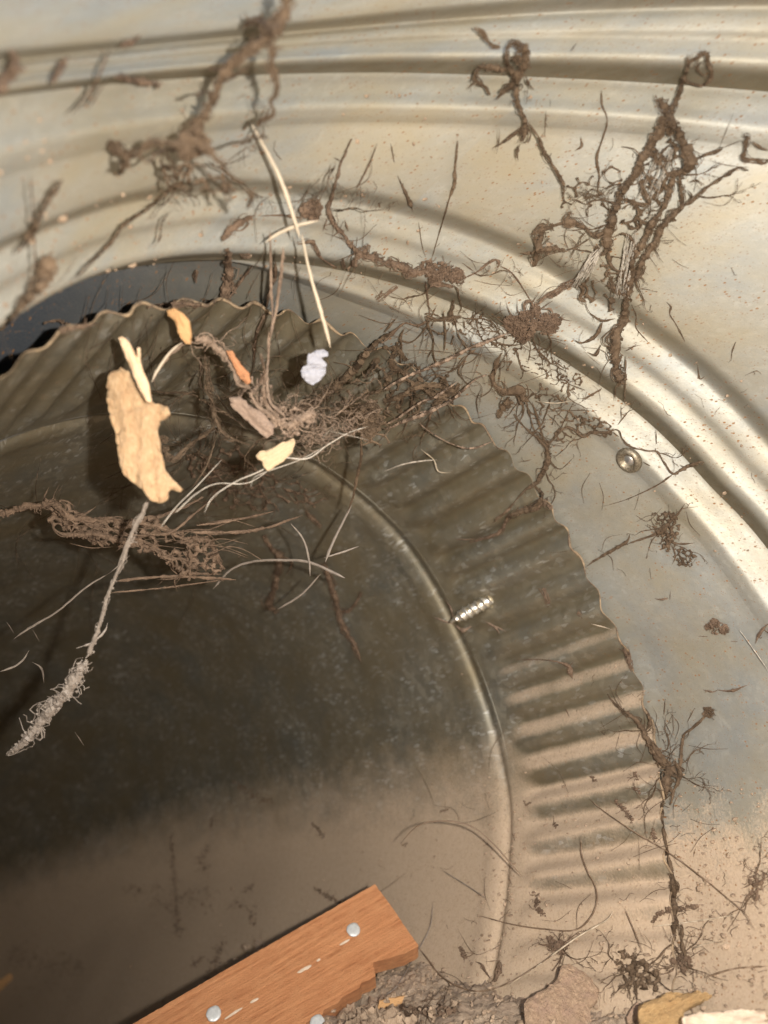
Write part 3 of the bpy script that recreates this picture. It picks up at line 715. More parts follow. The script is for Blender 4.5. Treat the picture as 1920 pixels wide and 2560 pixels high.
# curly pale rootlets
w = MB()
for k in range(110):
    x = RNG.gauss(1400, 120); y = 860-.35*(x-1420)+RNG.gauss(0, 45); a = RNG.uniform(0, 6.3); cr = RNG.uniform(-1.2, 1.2); pts = [(x, y, 3.4)]
    for j in range(RNG.randint(3, 7)):
        a += cr+RNG.gauss(0, .4); x += 24*math.cos(a); y += 20*math.sin(a); pts.append((x, y, 3))
    strand(w, 'K', pts, span=[RNG.uniform(164, 172), RNG.uniform(164, 176)], fuzz=.05, ragged=.3)
placed('rootlets', w, M_webpale, 'tangle of fine curly brown rootlets right of the small yellow chip', 'rootlets', kind='stuff')
# long silky lines sweeping left from the tangle
w = MB()
for t in [[(1659,820,5),(1540,860,6),(1420,930,8),(1300,1010,8),(1150,1010,7),(1020,1085,7),(870,1150,7),(740,1240,6),(690,1330,5)],[(1150,1015,5),(960,1150,5),(760,1160,7),(640,1220,6),(520,1330,9)],
          [(1400,940,5),(1250,1020,5),(1040,1095,5),(980,1130,3),(965,1180,3)],[(1420,935,5),(1390,890,6),(1450,830,5)],[(790,1020,4),(640,1180,6),(520,1300,7),(430,1420,6)],[(1659,900,3),(1530,870,4),(1440,850,4)]]:
    strand(w, 'K', t, span=[172, 165, 158], fuzz=.15, ragged=.25, rough=.2)
placed('silk_threads', w, M_silk, 'long pale threads sweeping down left from the small yellow chip', 'silk threads')
w = MB()
for t in [[(690,370,22),(700,480,30),(720,600,34),(735,690,40),(760,790,30),(800,860,24),(870,900,16),(960,930,7)],[(660,660,24),(740,700,20),(820,745,14),(900,800,8)],[(715,400,9),(722,530,9),(770,640,9),(840,740,9),(940,840,7)],
          [(770,800,14),(745,930,9),(700,1060,7),(620,1180,5)],[(760,830,28),(700,870,24),(640,905,26),(560,965,26),(490,1030,36)],[(870,900,12),(870,960,8),(840,955,6)],[(360,605,10),(450,620,20),(560,620,18),(650,640,20)],
          [(780,860,8),(780,930,9),(815,960,6)],[(680,480,10),(660,560,14),(690,620,12)]]: strand(w, 'K', t, span=[185, 178, 172], fuzz=1)
clump(w, 'K', [(480,1010,60),(450,900,50),(460,960,50),(720,600,50)], span=174, n=8)
placed('cobweb', w, M_web, 'dark web strands strung between the big bark chip and the tangle', 'cobweb', WEBG)
w = MB()
net(w, 'K', [(560,960),(900,940),(1000,1080),(1250,1120),(1400,1250),(1320,1330),(1150,1240),(900,1240),(760,1330),(600,1120)], 110, 8, h=5, keep=.7, seed=43)
net(w, 'E', [(880,-20),(1200,-20),(1400,20),(1360,110),(1200,60),(960,50)], 90, 7, h=5, keep=.8, seed=44)
for t in [[(1320,40,20),(1350,80,20),(1390,110,18)],[(1140,150,22),(1180,220,24),(1210,245,44),(1200,320,26),(1180,400,36),(1165,460,44),(1200,485,22)],
          [(1400,270,26),(1420,330,26),(1450,430,30),(1480,540,30),(1530,620,26),(1562,705,9)],[(1440,470,16),(1500,480,18),(1540,440,14),(1560,400,12)],[(1210,240,14),(1260,270,10),(1240,320,9)]]: strand(w, 'E', t, h=4)
for sp in [(640,1060,.4,300,20),(760,1000,.8,300,20),(900,1000,.5,300,22),(1000,1100,.3,300,20),(1150,1180,.5,260,18),(800,1180,2.6,240,18),(1250,1260,.2,200,16),(700,1000,1.4,260,18),(1050,1180,2.2,220,16),(620,980,-.2,300,16)]: frond(w, 'K', *sp, h=5)
placed('cobweb', w, M_mud, 'rust brown cobweb crust on the pipe wall below the wood chips', 'cobweb', WEBG)
# band inside the pipe, left
w = MB()
for t in [[(-20,70,40),(60,45,40),(120,30,40),(230,20,50),(300,75,40),(400,85,30),(500,90,30),(600,100,40),(720,60,20),(880,-10,10)],
          [(230,90,10),(240,130,8),(300,150,30),(420,150,34),(520,180,34),(640,200,34),(710,240,40),(790,310,30),(960,320,10)],[(600,100,22),(700,120,26),(800,170,28),(900,180,30),(960,300,22)],
          [(250,40,30),(330,130,24)],[(830,140,18),(1000,140,14),(1150,120,12),(1250,85,9),(1300,70,5)],[(850,110,12),(1000,90,10),(1180,50,8)],[(640,150,14),(740,140,12),(840,60,10),(940,-20,6)],
          [(500,350,10),(720,330,12),(880,335,14),(1020,345,9)],[(480,400,6),(700,380,7),(960,345,6)],[(560,150,12),(640,150,10),(700,100,8),(760,40,8)]]: strand(w, 'E', t, span=[186, 192, 205], fuzz=1)
net(w, 'E', [(120,0),(300,20),(450,60),(640,70),(900,160),(960,310),(760,320),(640,230),(420,190),(280,160),(200,90)], 64, 15, span=192, keep=.85, seed=45, wj=1.2)
for sp in [(140,30,.5,200,20),(300,80,.3,200,22),(420,120,.6,180,22),(560,150,.4,180,24),(700,240,.5,160,26),(820,200,1.2,150,24),(820,300,3.3,150,20)]: frond(w, 'E', *sp, span=[190, 194], depth=2)
for q in range(26):
    x = RNG.uniform(80, 1000); y = 40+x*.16+RNG.gauss(0, 36); strand(w, 'E', [(x, y, 3), (x+90, y+RNG.gauss(5, 20), 3.5), (x+200, y+RNG.gauss(0, 30), 2.5)], span=[188, 196], fuzz=.1, n=4)
placed('cobweb', w, M_mud, 'torn brown cobweb band strung across the dark pipe mouth at the left', 'cobweb', WEBG)

# web and dirt on the collar and along the wavy rim
w = MB()
for t in [[(870,290,7),(930,250,11),(1000,210,15),(1050,180,16),(1062,148,9)],[(1050,190,9),(1140,160,11),(1200,130,24),(1230,100,15),(1270,60,9),(1302,15,4)],[(1230,180,15),(1280,190,9),(1342,185,4)],
          [(1205,120,10),(1165,80,5)],[(1240,130,12),(1245,170,14),(1210,210,9)],[(1270,225,9),(1310,290,6)],[(1240,190,6),(1260,240,6),(1245,280,4)]]: strand(w, 'F', t, h=1.4)
net(w, 'F', [(1150,60),(1250,40),(1280,100),(1260,220),(1190,220),(1170,140)], 34, 7, h=1.4, keep=.8, seed=51)
net(w, 'F', [(1230,190),(1340,220),(1340,290),(1270,290)], 30, 4, h=1.4, keep=.7, seed=52)
placed('cobweb', w, M_web, 'small branching cobweb on the collar halfway down the right side', 'cobweb', WEBG)
w = MB()
for t in [[(965,840,7),(1020,900,15),(1090,950,32),(1130,1020,32),(1165,1080,40),(1195,1130,50),(1240,1160,42),(1272,1195,26)],[(1265,1150,22),(1298,1168,6)],
          [(1400,925,14),(1340,980,11),(1295,1020,10),(1282,1130,15),(1272,1190,22)],[(1310,960,6),(1342,900,4)],[(1210,930,6),(1215,860,4)],[(1130,900,16),(1150,960,14),(1130,1000,10)]]: strand(w, 'F', t, h=1.5)
clump(w, 'F', [(1405,915,44)], h=1.5, n=12)
for t in [[(1150,-10,30),(1190,50,42),(1222,100,54),(1225,160,54),(1215,220,26),(1200,290,18),(1210,380,15),(1225,460,18),(1240,540,22),(1250,640,32),(1252,720,42),(1255,800,34),(1250,850,12)],
          [(1250,70,24),(1280,125,28),(1270,160,16),(1250,210,8),(1235,262,5)],[(1290,780,16),(1288,860,14),(1305,925,24)],[(1232,560,10),(1262,620,18),(1245,680,14)]]: strand(w, 'H', t, h=1.6)
placed('cobweb', w, M_web, 'long dark cobweb following the lower wavy rim of the crimped pipe', 'cobweb', WEBG)
w = MB()
clump(w, 'F', [(1440,550,60),(1470,560,40),(1400,545,30)], h=1.2, n=9)
for t in [[(1370,590,10),(1400,590,6)],[(1659,535,9),(1625,575,14),(1605,620,8)],[(1500,610,9),(1528,612,6)],[(1640,560,8),(1700,600,6)],[(1170,425,12),(1205,430,9),(1238,420,5)],[(1238,395,5),(1235,430,4)],[(1380,820,6),(1420,830,9),(1450,815,5)],[(1440,820,8),(1500,825,12),(1570,800,5)]]: strand(w, 'F', t, h=1.2)
placed('dirt_tangle', w, M_mud, 'small wiry dirt tangle alone on the right collar wall', 'dirt')
w = MB()
for t in [[(370,185,14),(450,160,22),(500,140,24),(530,90,18),(545,60,14)],[(590,50,30),(650,30,30),(700,5,24)],[(470,100,8),(530,50,10),(560,20,8)],[(690,380,22),(700,420,16),(712,450,24)],[(835,485,20),(860,505,12)],
          [(560,690,4),(680,690,5),(760,702,8),(800,720,20),(815,770,22)],[(785,900,14),(800,935,10)],[(1040,640,22),(1060,700,26),(1075,740,12)],[(690,0,26),(720,40,16)],[(310,170,6),(400,170,5)]]: strand(w, 'F', t, h=1.2)
placed('dirt_scraps', w, M_mud, 'short brown dirt scraps clinging to the crimps of the pipe', 'dirt', kind='stuff')
# small webs high on the plate
w = MB()
for t in [[(940,390,9),(942,450,9),(965,520,4),(945,600,8),(920,680,11),(930,760,8),(920,850,5)],[(700,480,4),(695,590,3)],[(720,430,8),(718,460,4)]]: strand(w, 'B', t, h=1.2)
placed('cobweb', w, M_web, 'single thin web thread running down the plate left of the forked cobweb', 'cobweb', WEBG)
w = MB()
for t in [[(318,605,6),(316,640,10),(308,720,10),(303,800,17),(282,860,7),(262,930,6),(235,1020,4),(205,1125,3)]]: strand(w, 'B', t, h=1.2)
placed('cobweb', w, M_web, 'thin dark hairline web strand on the middle of the pale plate', 'cobweb', WEBG)
w = MB()
for t in [[(30,620,5),(45,700,4)],[(60,760,3),(110,870,16),(125,915,4)],[(850,590,6),(855,630,14),(825,652,5)],[(805,222,8),(832,188,7)],[(150,960,3),(165,1060,3),(180,1110,3)]]: strand(w, 'B', t, h=1.2)
placed('dirt_scraps', w, M_web, 'short dark thread ends around the hairline strand on the plate', 'dirt', kind='stuff')
w = MB()
for t in [[(1555,590,14),(1572,590,30),(1562,640,26),(1560,680,26),(1600,690,15),(1640,702,16),(1665,690,10)],[(1590,610,14),(1630,640,12),(1665,650,10)],[(1460,640,4),(1550,605,3)]]: strand(w, 'B', t, h=3)
placed('cobweb', w, M_web, 'small square web scrap at the right edge beside the forked cobweb', 'cobweb', WEBG)
w = MB()
for t in [[(1222,270,5),(1240,290,10),(1235,320,4),(1265,370,5),(1300,438,5)],[(1070,280,3),(1090,330,5),(1090,380,4),(1140,440,4)],[(1155,280,12),(1150,300,6)],[(1500,120,4),(1515,150,7)],[(1520,440,10),(1505,480,5),(1500,520,4)],
          [(1355,540,4),(1365,600,8),(1395,580,4)],[(1560,585,3),(1610,565,4),(1630,580,3)]]: strand(w, 'D', t, h=.8)
placed('dirt_scraps', w, M_web, 'scattered dark thread ends on the pale plate at the right', 'dirt', kind='stuff')
# web hanging over the lip of the collar at the top of the pipe
w = MB()
for t in [[(985,40,26),(990,110,40),(988,180,56),(970,240,60),(1000,250,20)],[(850,130,18),(840,170,26)],[(1090,110,14),(1040,180,16),(1000,240,12)],[(1190,90,14),(1188,160,20),(1170,200,14),(1140,330,12),(1105,420,14),(1098,540,7)],
          [(930,270,26),(860,280,22),(780,275,26),(700,280,20),(640,290,10)]]: strand(w, 'C', t, h=3)
placed('cobweb', w, M_mud, 'reddish brown web smear over the lip above the small orange chip', 'cobweb', WEBG)
w = MB()
for t in [[(1045,70,20),(1080,70,14)],[(1660,230,26),(1630,260,20)],[(300,370,20),(250,350,14),(190,360,10)],[(420,360,12),(340,375,20),(260,395,20)]]: strand(w, 'C', t, h=3)
placed('dirt_scraps', w, M_mud, 'brown scraps lying in the dark gap above the wavy rim', 'dirt', kind='stuff')

# ------------------------------------------------------------------ straws, stem and fibres
def rod(name, z, pts, mat, label, cat, span=None, h=2., group=None, ragged=.12, fuzz=0., n=7):
    w = MB(); strand(w, z, pts, h=h, span=span, fuzz=fuzz, ragged=ragged, rough=.15, n=n)
    return placed(name, w, mat, label, cat, group, smooth=True)
rod('straw', 'P', [(541,262,4),(575,325,8),(605,385,10),(630,455,9),(648,515,5)], M_straw, 'pale dry straw pointing down to the middle ring above the white flake', 'straw', span=[140, 150])
rod('straw', 'P', [(652,505,4),(668,585,7),(688,655,9),(705,715,9),(714,752,5)], M_straw, 'thin tan straw hanging down onto the white flake', 'straw', span=[150, 162])
rod('straw', 'P', [(690,476,5),(640,488,8),(600,505,7),(572,525,4)], M_straw, 'short pale curved straw crossing the end of the upper straw', 'straw', span=[150, 152])
rod('straw', 'K', [(375,560,10),(410,490,18),(470,400,16),(520,350,14),(560,322,8)], M_straw, 'tan bent grass blade between the bark chip and the orange chip', 'straw', span=[158, 160], fuzz=.6)
w = MB(); strand(w, 'E', [(640,-10,16),(612,60,24),(585,110,34),(560,170,22),(535,250,20),(490,350,20),(455,450,24),(430,540,26),(400,620,34),(375,680,50)], span=[160, 168, 175], fuzz=.5, ragged=.5)
strand(w, 'E', [(575,120,8),(520,260,10),(500,350,9)], span=[162, 170], fuzz=.3)
strand(w, 'E', [(372,690,46),(340,745,66),(310,800,72),(260,860,72),(200,925,70),(145,1000,66),(95,1055,46),(30,1100,16)], span=[175, 185], fuzz=1.6, ragged=.8)
strand(w, 'E', [(330,640,7),(390,620,8),(450,570,9),(465,530,3)], span=[172, 176], fuzz=.2)
o = placed('dry_stem', w, M_stem, 'grey dry stem with a shaggy lower end slanting into the dark', 'plant stem')
w = MB()
for t, sp in [([(920,385,7),(1000,300,9),(1100,265,10),(1230,260,11),(1340,270,12),(1490,337,14)], [230, 215]), ([(1405,268,14),(1440,180,11),(1500,60,9),(1522,20,5)], [215, 225]), ([(1200,472,9),(1300,410,9),(1385,320,7)], [225, 215]),
              ([(1255,100,7),(1310,170,8),(1335,260,8),(1340,330,6)], [215, 218]), ([(1400,250,7),(1480,225,8),(1550,200,7)], [216, 218])]:
    strand(w, 'E', t, span=sp, fuzz=0, ragged=.15, rough=.15)
placed('crossed_fibres', w, M_stem, 'loose cross of thin grey fibres hanging in the dark pipe', 'fibres')
w = MB()
for t in [[(560,240,4),(480,310,4),(375,375,8),(250,480,8),(130,552,10),(60,600,5)],[(0,742,9),(60,720,9),(100,690,8),(125,650,5)],[(140,700,5),(180,730,9),(190,790,6)],[(140,560,4),(170,610,7)],[(325,1005,4),(362,1060,6)],[(30,530,9),(60,575,6)]]:
    strand(w, 'E', t, span=[190, 200], fuzz=0, ragged=.15)
placed('fine_threads', w, M_stem, 'few fine yellowish threads in the dark left of the shaggy stem', 'threads', kind='stuff')
def fibre(z, pts, label, mat=M_hair, h=2.5, **k): return rod('fibre', z, pts, mat, label, 'fibre', h=h, group='thin plant fibres lying over the dust', **k)
fibre('H', [(150,880,4),(190,930,5),(250,1005,6),(340,1055,6),(430,1067,6),(540,1032,6),(640,972,5),(740,905,4)], 'long dark fibre bowed like a smile right of the board end')
fibre('H', [(540,1040,3),(660,960,5),(750,895,6),(850,825,7),(960,762,6),(990,722,4)], 'pale split fibre rising right from the bowed dark fibre', M_straw)
fibre('H', [(415,742,4),(560,780,5),(700,800,6),(820,805,6),(885,760,6),(918,690,6),(915,620,5),(880,550,6),(855,480,6),(850,400,4)], 'brown hook shaped fibre below the faded crimps')
fibre('H', [(880,230,3),(950,290,4),(1090,385,5),(1220,462,5),(1370,572,5),(1480,662,4),(1560,732,4),(1600,800,3)], 'long straight brown fibre crossing the rim web at the lower right')
fibre('H', [(1165,788,4),(1350,765,5),(1525,738,4)], 'straight pale fibre crossing the rim web low down', M_straw)
fibre('H', [(1659,960,7),(1520,970,7),(1390,1008,8)], 'thick dark fibre above the pale chip in the lower right corner')
fibre('H', [(1040,710,4),(1075,790,5),(1120,905,4)], 'short slanting dark fibre left of the lowest rim web')
fibre('H', [(1335,880,4),(1452,845,3)], 'short pale fibre under the straight pale fibre', M_straw)
fibre('H', [(70,430,3),(150,352,5),(270,332,6),(390,362,6),(480,440,7),(600,576,5)], 'faint brown arched fibre on the pipe wall over the bead', span=[235, 222])
fibre('H', [(212,690,3),(195,800,4),(130,920,5),(60,1040,5),(0,1090,4)], 'thin fibre curving down beside the end of the board', M_stem)
fibre('H', [(250,545,3),(340,600,4),(440,665,4)], 'short straight fibre low on the bead line', M_stem)
fibre('F', [(1535,560,3),(1600,650,4),(1662,740,3)], 'hair thin pale fibre at the right edge of the collar', M_silk)
fibre('F', [(895,535,6),(945,548,6),(985,560,4)], 'short tan fibre on the rim right of the screw', M_straw, h=2)
fibre('D', [(0,1000,6),(80,970,7),(160,955,7),(230,950,3)], 'white curved fibre over the crimps below the web ropes', M_silk, h=6)
fibre('D', [(160,905,4),(215,950,5),(235,1000,5),(290,1005,3)], 'pale kinked fibre over the crimps below the web ropes', M_straw, h=6)
fibre('D', [(665,698,3),(740,705,4),(812,695,3)], 'short yellow fibre across the lacy net', M_straw, h=3)

# ------------------------------------------------------------------ bed of dirt
M_bedm = NT('settled_dirt', .95)
def _():
    m = M_bedm; a = m.noise(60, 5, .6); b = m.noise(420, 6, .75); c3 = m.noise(1500, 4, .7); v = m.vor(700)
    c = m.mix(m.ramp(b, [(.3, 0), (.7, 1)]), (.22, .16, .11), (.46, .35, .25)); c = m.mix(m.ramp(a, [(.4, 0), (.7, .6)]), c, (.24, .165, .12))
    c = m.mix(m.ramp(c3, [(.62, 0), (.72, .7)]), c, (.07, .045, .035)); c = m.mix(m.ramp(v, [(.06, .5), (.14, 0)]), c, (.5, .42, .32)); m.color(c)
    m.bump(m.math('ADD', b, m.math('MULTIPLY', c3, .5)), .9, .0007)
_()
bed = mesh_obj('ground', bv, bf, M_bedm.m, None, True); tag(bed, 'brown dirt settled along the bottom of the duct', kind='structure')

def plane_z(z0, gx, gy, c): return lambda x, y: z0 + gx*(x-c[0]) + gy*(y-c[1])
def slab(z, poly, zf, thick, mat, name, relief=.6, jag=2., step=6., grain=0., rscale=.03, smooth=True, soft=True, curl=None, seed=1):
    """a solid piece: outline on a tilted plane (depth zf), real thickness behind it, uneven front"""
    P = px(z, poly); out = []; rg = random.Random(seed)
    for i in range(len(P)):
        a, b = P[i], P[(i+1) % len(P)]; L = math.hypot(b[0]-a[0], b[1]-a[1]); n = max(1, int(L/step)); nx, ny = -(b[1]-a[1])/max(L, 1e-6), (b[0]-a[0])/max(L, 1e-6)
        for k in range(n):
            t = k/n; j = jag*(noise.noise(Vector((i*3+t*L*.08, seed, 0)))+.6*noise.noise(Vector((i*7+t*L*.3, seed, 4)))+.8*noise.noise(Vector((i*5+t*L*.9, seed, 8)))) if k else 0
            out.append((a[0]+(b[0]-a[0])*t+nx*j, a[1]+(b[1]-a[1])*t+ny*j))
    xs = [p[0] for p in out]; ys = [p[1] for p in out]; pts = [Vector(p) for p in out]; nb = len(out)
    gy = min(ys)+step
    while gy < max(ys):
        gx = min(xs)+step
        while gx < max(xs):
            q = (gx+rg.uniform(-.25, .25)*step, gy+rg.uniform(-.25, .25)*step)
            if inside(*q, out) and min((q[0]-o[0])**2+(q[1]-o[1])**2 for o in out) > (step*.6)**2: pts.append(Vector(q))
            gx += step
        gy += step
    r = delaunay_2d_cdt(pts, [(i, (i+1) % nb) for i in range(nb)], [], 1, 1e-4)
    vs, fs, orig = r[0], r[2], r[3]
    cx_, cy_ = sum(xs)/len(xs), sum(ys)/len(ys)
    def pos(x, y): return zat(x, y, zf(x, y))[0]
    p0 = pos(cx_, cy_); N = (pos(cx_+9, cy_)-p0).cross(pos(cx_, cy_+9)-p0).normalized()
    if N.dot(FW) > 0: N = -N
    V, F, UV = [], [], []; ca, sa = math.cos(grain), math.sin(grain); kk = zf(cx_, cy_)/FPX; n = len(vs)
    for side in (0, 1):
        for v in vs:
            ed = min((v.x-o[0])**2+(v.y-o[1])**2 for o in out)**.5; e = min(1, ed/(step*1.6))
            p = pos(v.x, v.y)
            u, w_ = (v.x-cx_)*ca+(v.y-cy_)*sa, -(v.x-cx_)*sa+(v.y-cy_)*ca
            h = relief*(noise.noise(Vector((u*rscale*.35, w_*rscale*1.4, seed)))+.5*noise.noise(Vector((u*rscale*1.5, w_*rscale*4, seed+3)))+.25*noise.noise(Vector((v.x*.2, v.y*.2, seed+3))))
            if curl: h += curl*((u/60)**2)
            off = h + (0 if not soft else -thick*.25*(1-e)) if side == 0 else h*.5 - thick + (thick*.2*(1-e) if soft else 0)
            V.append(p+N*off*MM); UV.append((u*kk, w_*kk, off))
    for f in fs:
        f = tuple(f)
        a, b, c = (V[i] for i in f[:3])
        if (b-a).cross(c-a).dot(N) < 0: f = f[::-1]
        F.append(f); F.append(tuple(i+n for i in reversed(f)))
    from collections import Counter
    cnt = Counter(); dirn = {}
    for f in F[0::2]:
        for a, b in zip(f, f[1:]+f[:1]): cnt[frozenset((a, b))] += 1; dirn[frozenset((a, b))] = (a, b)
    for k, c in cnt.items():
        if c == 1: a, b = dirn[k]; F.append((b, a, a+n, b+n))
    V2 = [tuple(v) for v in V]; c = Vector(np.mean(np.array(V2), 0))
    o = mesh_obj(name, [Vector(v)-c for v in V2], F, mat, None, smooth, {'uvw': ('FLOAT_VECTOR', UV)}); o.location = c
    if smooth:
        for e in o.data.edges: pass
        o.data.set_sharp_from_angle(angle=R(48))
    return o, N

def wood_mat(name, dark, light, streak=(.25, 3.0), rough=.75, stain=None, bump=.5):
    m = NT(name, rough); uv = m.attr('uvw').outputs['Vector']
    g = m.noise(1., 5, .65, vec=m.map((streak[0], streak[1], .6), vec=uv)); f = m.noise(4, 4, .7, vec=m.map((.35, 2, 1), vec=uv)); b = m.noise(.25, 3, .5, vec=uv)
    c = m.mix(m.ramp(g, [(.28, 0), (.72, 1)]), dark, light); c = m.mix(m.ramp(f, [(.55, 0), (.75, .45)]), c, tuple(x*.45 for x in dark))
    if stain: c = m.mix(m.ramp(b, [(.45, 0), (.7, .7)]), c, stain)
    ck = m.noise(1.3, 6, .8, vec=m.map((.5, 1.6, 1), vec=uv)); c = m.mix(m.ramp(ck, [(.57, 0), (.68, .75)]), c, tuple(x*.5 for x in dark))
    m.color(c); hf = m.noise(2.2, 6, .75, vec=uv); m.bump(m.math('ADD', g, m.math('ADD', m.math('MULTIPLY', f, .6), hf)), bump, .0008); return m.m
M_bark = wood_mat('tan_bark', (.52, .30, .145), (.80, .56, .33), (.7, 1.6), .9, (.62, .38, .20), 1.)
M_split = wood_mat('split_wood', (.55, .34, .18), (.76, .56, .38), (.15, 3))
M_orange = wood_mat('orange_wood', (.40, .20, .08), (.64, .38, .17), (.3, 3))
M_red = wood_mat('reddish_wood', (.30, .12, .05), (.48, .22, .10), (.3, 3))
M_brownchip = wood_mat('grey_brown_bark', (.15, .10, .07), (.30, .21, .155), (.5, 2), .95)
M_yellow = wood_mat('yellow_wood', (.34, .235, .13), (.54, .40, .25), (.2, 2.5))
M_pinkbark = wood_mat('pinkish_bark', (.32, .20, .125), (.60, .42, .28), (.9, 1.4), .9, (.42, .27, .20), 1.)
M_leaf = wood_mat('orange_bark', (.42, .24, .09), (.70, .46, .22), (.4, 2.), .85, (.55, .33, .14), 1.)
M_cream = wood_mat('cream_wood', (.52, .39, .27), (.70, .56, .43), (.2, 1.5), .85)
M_board = wood_mat('cedar_board', (.42, .155, .058), (.74, .345, .155), (.05, .9), .6, (.62, .29, .13), .9)
m = NT('white_flake', .7); n_ = m.noise(900, 4, .6); m.color(m.mix(n_, (.17, .165, .18), (.30, .29, .32))); m.bump(n_, .4, .0002); M_white = m.m

o, _n = slab('K', [(130,490),(190,465),(240,490),(290,590),(380,672),(470,702),(485,742),(460,762),(415,775),(410,850),(430,960),(450,1060),(490,1120),(557,1187),(540,1203),(482,1187),(468,1210),(467,1245),(430,1267),(370,1258),(330,1200),(250,1140),(205,1090),(175,980),(160,860),(125,760),(105,650),(108,560)],
  plane_z(150, .012, -.008, (330, 1080)), 2.6, M_bark, 'bark_chip', 1.5, 4, 7, grain=1.4, rscale=.03, seed=2)
tag(o, 'largest tan bark chip caught in the web at the left', 'wood chip', 'wood chips caught in the webs')
o, _n = slab('K', [(178,292),(200,283),(240,312),(270,370),(284,405),(292,350),(306,350),(308,430),(322,480),(356,560),(377,672),(350,672),(300,590),(240,450),(213,380)],
  plane_z(146, .01, -.01, (330, 920)), 1.2, M_split, 'wood_splinter', .5, 1.5, 5, grain=1.15, rscale=.06, seed=3)
tag(o, 'pale forked splinter standing on the upper end of the largest bark chip', 'splinter', 'wood chips caught in the webs')
o, _n = slab('K', [(462,132),(510,120),(560,160),(590,200),(602,280),(597,332),(575,332),(530,270),(510,200),(465,165)], plane_z(155, -.02, .02, (440, 810)), 1.3, M_orange, 'wood_chip', .5, 1.5, 5, grain=1.1, rscale=.06, seed=4)
tag(o, 'small orange wood chip hanging just under the wavy rim', 'wood chip', 'wood chips caught in the webs')
o, _n = slab('K', [(815,372),(850,370),(900,450),(955,510),(963,560),(940,572),(900,540),(870,480)], plane_z(160, .0, .02, (590, 910)), 1.2, M_red, 'wood_chip', .5, 2.5, 5, grain=1, rscale=.06, seed=5)
tag(o, 'narrow reddish wood chip on the arch of the web tangle', 'wood chip', 'wood chips caught in the webs')
o, _n = slab('K', [(835,652),(900,645),(960,700),(1040,750),(1102,820),(1095,872),(1060,892),(1000,840),(920,770),(848,700)], plane_z(158, .01, .02, (630, 1040)), 1.8, M_brownchip, 'bark_chip', .7, 3, 5, grain=.75, rscale=.05, seed=6)
tag(o, 'grey brown bark strip slanting above the small yellow chip', 'wood chip', 'wood chips caught in the webs')
o, _n = slab('K', [(995,990),(1020,965),(1090,950),(1140,920),(1217,888),(1228,910),(1215,970),(1150,1030),(1065,1083),(1045,1060),(1035,1025),(1010,1012)], plane_z(160, .02, -.01, (690, 1140)), 1.4, M_yellow, 'wood_chip', .5, 2, 5, grain=-.5, rscale=.06, seed=7)
tag(o, 'small yellow wood chip at the foot of the web tangle', 'wood chip', 'wood chips caught in the webs')
o, _n = slab('K', [(1300,400),(1310,385),(1316,392),(1350,370),(1398,364),(1425,380),(1422,404),(1385,411),(1396,430),(1416,452),(1410,505),(1382,545),(1330,576),(1300,560),(1270,530),(1262,490),(1276,465),(1298,456)], plane_z(160, .02, .02, (790, 920)), .5, M_white, 'paint_flake', .8, 1, 4, rscale=.05, seed=8)
tag(o, 'bright white flake hanging from the end of a straw', 'flake')

# chips lying on the dirt at the bottom
def bedz(lift=0): return lambda x, y: hit(x, y)[2]*1000-lift
def flatz(c, lift, gx, gy): z0 = hit(*c)[2]*1000-lift; return plane_z(z0, gx, gy, c)
c = px('H', [(790, 1090)])[0]
o, _n = slab('H', [(770,950),(800,940),(850,968),(890,1000),(932,1050),(925,1090),(890,1130),(900,1210),(905,1330),(600,1330),(610,1210),(605,1112),(640,1080),(700,1050),(745,1010)], flatz(c, 8, .0, -.095), 2.2, M_pinkbark, 'bark_chip', 1.1, 4, 6, grain=.8, seed=9)
tag(o, 'flat pinkish bark chip at the bottom with a dark gap along its left side', 'wood chip', 'wood chips lying in the dirt')
c = px('H', [(1240, 1130)])[0]
o, _n = slab('H', [(1110,1110),(1190,1085),(1240,1064),(1320,1060),(1422,1074),(1370,1110),(1300,1145),(1285,1210),(1270,1330),(1100,1330),(1110,1210),(1098,1160)], flatz(c, 7, .01, -.09), 1.8, M_leaf, 'bark_chip', 1.2, 4, 6, grain=-.3, seed=10)
tag(o, 'yellowish ragged wood chip at the bottom between the pinkish and cream ones', 'wood chip', 'wood chips lying in the dirt')
c = px('H', [(1500, 1180)])[0]
o, _n = slab('H', [(1325,1165),(1400,1150),(1540,1145),(1659,1158),(1760,1165),(1760,1330),(1330,1330),(1300,1210),(1288,1178)], flatz(c, 7, .0, -.09), 2, M_cream, 'bark_chip', .8, 4, 6, grain=.1, seed=11)
tag(o, 'smooth cream chip in the bottom right corner', 'wood chip', 'wood chips lying in the dirt')
c = px('H', [(1080, 1150)])[0]
o, _n = slab('H', [(1050,1180),(1080,1130),(1100,1110),(1105,1150),(1090,1200),(1060,1230)], flatz(c, 4, .0, -.05), 1.5, M_pinkbark, 'bark_chip', .6, 2, 5, seed=12)
tag(o, 'tiny brown bark sliver against the left end of the yellowish chip', 'wood chip', 'wood chips lying in the dirt')
c = px('H', [(40, 1110)])[0]
o, _n = slab('H', [(-20,1110),(40,1100),(90,1090),(75,1125),(20,1150),(-30,1160)], flatz(c, 4, .0, -.03), 1.2, M_orange, 'wood_chip', .6, 3, 5, grain=-.3, seed=13)
tag(o, 'small orange splinter lying under the right end of the board', 'wood chip', 'wood chips lying in the dirt')
c = px('G', [(25, 1030)])[0]
o, _n = slab('G', [(-30,1040),(0,1020),(40,995),(52,1015),(20,1050),(-10,1075),(-30,1080)], flatz(c, 4, .0, 0), 1.5, M_orange, 'wood_chip', .6, 2, 5, grain=-.8, seed=14)
tag(o, 'orange splinter at the lower left edge of the picture', 'wood chip', 'wood chips lying in the dirt')

